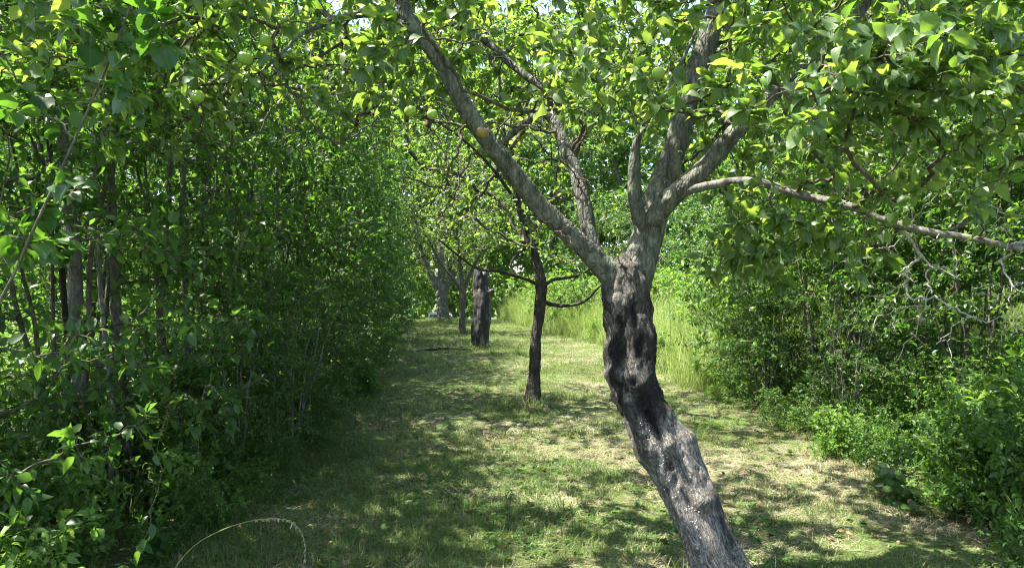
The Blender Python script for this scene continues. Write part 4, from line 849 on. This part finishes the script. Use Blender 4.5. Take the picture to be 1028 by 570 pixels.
for i_, y in enumerate((5.9, 6.8, 7.9, 9.3, 10.8, 12.6, 14.6, 17.0, 20.0)):
    place(SK['bush2'], 'thicket_bush', 'low small leaved bush at the thicket foot, %s along the left path edge' % ('nearest', 'second', 'third', 'fourth', 'fifth', 'sixth', 'seventh', 'eighth', 'farthest')[i_], 'bush', float(left_edge(y)) - .42 + g.normal(0, .08), y, g.uniform(0, 6.28), .36 + .02 * y + g.uniform(0, .08), 'low bushes along the left thicket')
LEFT2 = [(-4.7, 4.4, 'tall1', .8, 'slender tree behind the nearest left shrubs'), (-4.4, 7.2, 'tall0', .85, 'tall leafy tree behind the second and third left shrubs'), (-4.3, 9.7, 'tall1', .95, 'dark slender tree rising in the middle of the left thicket'), (-4.5, 12.6, 'tall0', .9, 'tall tree rising behind the sixth left shrub'),
         (-5.0, 15.6, 'tall1', 1.1, 'dark tree overtopping the thicket half way along the path'), (-5.4, 19.2, 'tall0', 1.1, 'tall bright tree over the far half of the thicket'), (-6.4, 24.0, 'tall1', 1.25, 'dark tall tree near the far end of the thicket'), (-7.4, 28.5, 'tall0', 1.3, 'tall tree closing the thicket at the far left')]
for x, y, k, sc, lab in LEFT2: place(SK[k], 'thicket_tree', lab, 'tree', x + (.75 if y > 9 else .1), y, g.uniform(0, 6.28), sc, G2)
RIGHT = [(3.35, 7.3, 'bush2', .46, 'low bush at the path edge in front of the dark shrubs'), (3.15, 9.2, 'bush2', .55, 'low bush at the path edge, farther than the one beside the weeds'), (3.5, 8.3, 'bush1', .80, 'dark shrub below the hanging apple leaves, nearest the path'), (4.4, 7.0, 'bush1', .84, 'dark shrub behind the tallest right weeds'), (3.5, 10.6, 'bush0', .72, 'leafy shrub right of the leaning trunk where the meadow begins'), (5.0, 5.9, 'bush1', .80, 'dark shrub under the dead twigs at the right picture edge'), (5.2, 8.6, 'bush1', .8, 'dark dense shrub behind the right undergrowth'), (4.7, 10.2, 'bush1', .95, 'leafy shrub behind the hanging apple leaves'), (4.5, 9.2, 'tall1', 1.0, 'dark tree filling the right background'), (4.3, 13.2, 'bush0', .95, 'sunlit low shrub right of the leaning trunk'),
         (5.3, 6.9, 'tall1', .95, 'dark tree overhanging the shrubs at the right picture edge'), (5.3, 12.6, 'tall0', .9, 'bright tree behind the sunlit low shrub'), (5.2, 18.0, 'bush0', 1.15, 'bright shrub at the back of the meadow'), (7.4, 21.0, 'tall0', .9, 'sunlit tree on the far right of the meadow'), (4.6, 24.0, 'bush2', 1.5, 'pale bright shrub beyond the meadow grass'), (3.6, 29.0, 'bush0', 1.4, 'far bright shrub right of the path end')]
for x, y, k, sc, lab in RIGHT: place(SK[k], 'bank_tree' if 'tree' in lab.split()[0:3] else 'bank_shrub', lab, 'tree' if ' tree ' in lab else 'shrub', x, y, g.uniform(0, 6.28), sc, G3)
FAR = [(-8.5, 37, 'tree0', 1.3, 'dark broad tree beyond the white car'), (-3.5, 43, 'tree1', 1.45, 'tall tree straight beyond the old pale tree'), (1.8, 40, 'tree1', 1.4, 'bright tree beyond the meadow, right of the stump'), (7, 36, 'tree0', 1.5, 'broad tree behind the meadow shrubs'), (12.5, 30, 'tree1', 1.2, 'tall tree behind the right bank'), (12, 20, 'tree0', 1.2, 'tree behind the far right shrubs'),
       (13, 12, 'tree0', 1.1, 'tree rising behind the right bank shrubs'), (-13, 30, 'tree0', 1.0, 'tree glimpsed behind the far thicket'), (-14, 20, 'tree1', .8, 'tree glimpsed through the middle of the thicket'), (-13, 11, 'tree0', .8, 'tree glimpsed through the near thicket'), (-14.5, 4.5, 'tree1', .6, 'tree behind the field at the far left')]
for x, y, k, sc, lab in FAR: place(SK[k], 'field_tree', lab, 'tree', x, y, g.uniform(0, 6.28), sc, G4)
# the wood farther off reads as one mass
def wood():
    g = np.random.default_rng(5); n = 60000; x = g.uniform(-70, 70, n); y = 52 + g.uniform(0, 8, n) + .006 * x * x; top = 17 + 9 * vnoise(np.stack([x * .18, 0 * x, 0 * x], 1)); z = -1.7 + top * g.random(n)**.8
    y = y - 2.5 * (vnoise(np.stack([x * .5, z * .5, 0 * x], 1)) - .5)
    pos = np.stack([x, y, z], 1); return leaves_mesh('far_wood', pos, norm(g.normal(0, 1, (n, 3))), np.array([0, -.5, .8]) + g.normal(0, .5, (n, 3)), g.uniform(.45, .95, n), M['hedge_leaf'], 'small')
tag(link('far_wood', wood()), 'distant green wood closing the view', kind='stuff')

# the near left sapling, leaning into view
def sapling():
    base = np.array([-1.98, 2.35, 0.]); base[2] = gz(*base[:2]); e = empty('sapling', base, 'sapling with large dark drooping leaves leaning in at upper left', 'tree')
    st = (np.array([base + [0, 0, -.05], at(-45, 420, 2.33), at(20, 262, 2.3), at(56, 182, 2.28), at(104, 75, 2.25), at(133, 0, 2.22), at(165, -90, 2.2), at(190, -180, 2.2)]), np.array([.007, .0055, .0045, .004, .0035, .003, .0025, .002]))
    bark_tube('stem', st[0], st[1], M['stem'], n=80, sides=10, rough=.1, freq=40, parent=e, off=base, wob=.15)
    g = np.random.default_rng(6); tg = []
    for _ in range(75):
        x, y = g.uniform(-70, 175), g.uniform(-160, 300)
        if x > 30 and y > 190 + 90 * g.random(): continue
        if x > 100 and y > 60 + 90 * g.random(): continue
        tg.append(at(x, y, g.uniform(1.95, 2.75)))
    pa, R = grow([st], np.array(tg), K=6, r_tip=.0014, p=.4, wig=.06, seed=3, turn=.3)
    V, fc = tubes(pa, R, 5); link('twigs', mesh_np('twigs', V - base, fc, M['twig']), e)['kind'] = 'stuff'
    pos, ax, nr, s = leaves_on(pa, 10, .052, 13, u0=.15, spread=.7, upb=1.0, rosette=.2, droop=.32)
    px = 514 + pos[:, 0] / pos[:, 1] * F; py = 285 - (pos[:, 2] - CAM_H) / pos[:, 1] * F; vis = (px > 0) & (py > 0)
    near = np.argsort(-np.where(vis, s / pos[:, 1], 0))[:min(300, int(vis.sum()))]; rest = np.setdiff1d(np.arange(len(pos)), near)
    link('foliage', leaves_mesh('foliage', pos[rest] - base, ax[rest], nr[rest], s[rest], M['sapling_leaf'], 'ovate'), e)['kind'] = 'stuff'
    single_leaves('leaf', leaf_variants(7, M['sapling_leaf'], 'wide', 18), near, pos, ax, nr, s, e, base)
sapling()

# trunks standing in the left thicket
_bt = [0]
def bare_trunk(label, rows, mat):
    _bt[0] += 1; g = np.random.default_rng(200 + _bt[0]); pts, rad = px_path(rows); rad = rad * .6
    top = pts[-1]; e = orchard_tree('thicket_tree', label, [(pts, rad)], mat, ell(g, (top[0], top[1], top[2] + .1), (1.1, 1.1, 1.0), 22), np.array([.25, .25, .2]), 6, 14, .05, 300 + _bt[0], kind='small', lm='dark_leaf')
    e['group'] = G2
bare_trunk('grey trunk at the left with sunlit patches, thickest in the thicket', [(84, 520, 5.0, 30), (82, 440, 5.0, 25), (78, 340, 5.0, 24), (74, 260, 5.0, 23), (66, 170, 5.05, 20), (56, 60, 5.1, 17), (48, -60, 5.2, 12)], M['pale_stem'])
bare_trunk('upright brown trunk beside a paler thin one in the left thicket', [(130, 520, 5.1, 24), (126, 470, 5.1, 19), (121, 400, 5.1, 18), (117, 320, 5.1, 17), (114, 230, 5.1, 15), (106, 120, 5.2, 13), (100, 0, 5.3, 11), (96, -80, 5.3, 8)], M['stem'])
bare_trunk('thin sunlit pale trunk in the gap of the left thicket', [(116, 540, 4.8, 11), (112, 470, 4.8, 9), (114, 420, 4.8, 8), (108, 360, 4.85, 8), (100, 280, 4.9, 7), (98, 180, 5.0, 6), (90, 60, 5.0, 5)], M['pale_stem'])
bare_trunk('dark thin trunk at the left edge of the bright gap', [(68, 500, 5.6, 13), (66, 430, 5.6, 11), (68, 360, 5.6, 10), (62, 270, 5.6, 10), (50, 150, 5.6, 8), (40, 30, 5.6, 6)], M['dark_bark'])
bare_trunk('slim dark trunk deeper in the thicket, left of centre', [(165, 470, 6.3, 13), (166, 400, 6.3, 10), (162, 320, 6.3, 9), (168, 220, 6.3, 9), (172, 110, 6.4, 8), (165, 0, 6.5, 7)], M['stem'])
bare_trunk('paired slim trunk just right of the slim dark trunk', [(186, 470, 6.6, 12), (184, 400, 6.6, 9), (187, 320, 6.6, 9), (182, 220, 6.6, 8), (190, 110, 6.7, 7), (196, 0, 6.8, 5)], M['pale_stem'])

# arching grass stalks at the lower left
def stalk(label, rows, head):
    pts, rad = px_path(rows); rad = rad * .6; base = pts[0].copy(); base[2] = gz(base[0], base[1]); pts[0, 2] = base[2] - .01; e = empty('grass_stalk', base, label, 'grass stalk')
    C, R = resample(pts, rad, 40); V, fc = tubes((C - base)[None], R[None], 5); V_ = V; link('stalk', mesh_np('stalk', V, fc, M['meadow'], True, {'hue': np.full(len(V), .85)}), e)
    g = np.random.default_rng(4); k0 = int(40 * head); idx = g.integers(k0, 40, 150); pos = C[idx] - base; T = norm(np.gradient(C, axis=0))[idx]
    ax = norm(T + g.normal(0, .35, (150, 3)) + np.array([0, 0, -.7])); link('seed_head', leaves_mesh('seed_head', pos, ax, g.normal(0, 1, (150, 3)), g.uniform(.012, .026, 150), M['straw'], 'narrow', hue=g.uniform(.3, 1, 150)), e)
stalk('long yellow grass stalk arching over with a drooping seed head', [(160, 582, 3.75, 2.0), (190, 552, 3.75, 1.9), (222, 532, 3.75, 1.7), (255, 522, 3.75, 1.5), (285, 521, 3.75, 1.3), (300, 530, 3.75, 1.2), (306, 545, 3.75, 1.), (306, 560, 3.75, .8)], .62)
stalk('dry grass stalk standing in front of the left trunks', [(150, 520, 4.6, 1.2), (158, 450, 4.6, 1.1), (170, 410, 4.6, 1.), (184, 395, 4.6, .8), (196, 402, 4.6, .6)], .55)
stalk('pale grass stalk with bent head near the thicket foot', [(196, 520, 4.9, 1.2), (199, 450, 4.9, 1.1), (203, 400, 4.9, 1.), (210, 386, 4.9, .8), (221, 397, 4.9, .6)], .55)

# ------------------------------------------------------------------ white car beyond the crest
def car():
    cx, cy_ = (442 - 514) / F * 38.5, 38.5; z0 = gz(cx, cy_); e = empty('parked_car', (cx, cy_, z0), 'white car roof showing behind the far old tree', 'car', rz=.12)
    secs = [(-2.05, .45, .62, .72), (-1.95, .28, .80, .80), (-1.2, .22, .88, .86), (-.2, .22, .92, .88), (1.0, .22, .95, .88), (1.8, .28, .96, .84), (2.05, .45, .80, .74)]    # y, z low, z high, half width
    V = []; 
    for y, zl, zh, w in secs: V += [(-w, y, zl), (-w * 1.02, y, (zl + zh) / 2), (-w * .96, y, zh), (w * .96, y, zh), (w * 1.02, y, (zl + zh) / 2), (w, y, zl)]
    F_ = [(6 * i + k, 6 * i + (k + 1) % 6, 6 * i + 6 + (k + 1) % 6, 6 * i + 6 + k) for i in range(len(secs) - 1) for k in range(6)]
    b = mesh_np('body', np.array(V), [np.array(F_), np.array([(3, 4, 5, 0), (0, 1, 2, 3), (36 + 0, 36 + 5, 36 + 4, 36 + 3), (36 + 3, 36 + 2, 36 + 1, 36)])], M['car_paint']); link('body', b, e)
    secs = [(-.95, .88, .90, .74), (-.15, .90, 1.38, .60), (.3, .90, 1.46, .60), (1.0, .92, 1.44, .60), (1.75, .94, 1.05, .70)]; V = []
    for y, zl, zh, w in secs: V += [(-w * 1.18, y, zl), (-w * .98, y, zh - .03), (-w * .75, y, zh), (w * .75, y, zh), (w * .98, y, zh - .03), (w * 1.18, y, zl)]
    F_ = [(6 * i + k, 6 * i + 6 + k, 6 * i + 7 + k, 6 * i + 1 + k) for i in range(4) for k in range(5)]; link('roof', mesh_np('roof', np.array(V), [np.array(F_)], M['car_paint']), e)
    ws = mesh_np('windscreen', np.array([(-.70, -.84, .985), (.70, -.84, .985), (.52, -.20, 1.365), (-.52, -.20, 1.365)]) + np.array([0, -.02, .012]), [np.array([(0, 1, 2, 3)])], M['glass']); link('windscreen', ws, e)
    for sx in (-1, 1):
        link('side_window', mesh_np('side_window', np.array([(sx * .735, -.35, .98), (sx * .735, 1.3, 1.0), (sx * .625, 1.0, 1.37), (sx * .625, -.02, 1.36)]), [np.array([(0, 1, 2, 3)])], M['glass']), e)
        hl = np.array([(sx * .5, -2.06, .62), (sx * .72, -2.03, .62), (sx * .74, -1.98, .74), (sx * .52, -2.02, .74)]); link('headlight', mesh_np('headlight', hl, [np.array([(0, 1, 2, 3)])], M['lamp']), e)
        for yy in (-1.3, 1.3):
            th = np.linspace(0, 6.283, 22); C = np.stack([np.full(22, sx * .80), yy + .25 * np.cos(th), .31 + .25 * np.sin(th)], 1); v, f = tubes(C[None], np.full((1, 22), .075), 8, cap=False); w = link('wheel', mesh_np('wheel', v, f, M['rubber']), e)
            t = np.arange(12) / 12 * 6.283; dv = np.vstack([[(sx * .84, yy, .31)], np.stack([np.full(12, sx * .82), yy + .19 * np.cos(t), .31 + .19 * np.sin(t)], 1)]); link('rim', mesh_np('rim', dv, [np.array([(0, 1 + i, 1 + (i + 1) % 12) for i in range(12)])], M['rim']), w)
car()
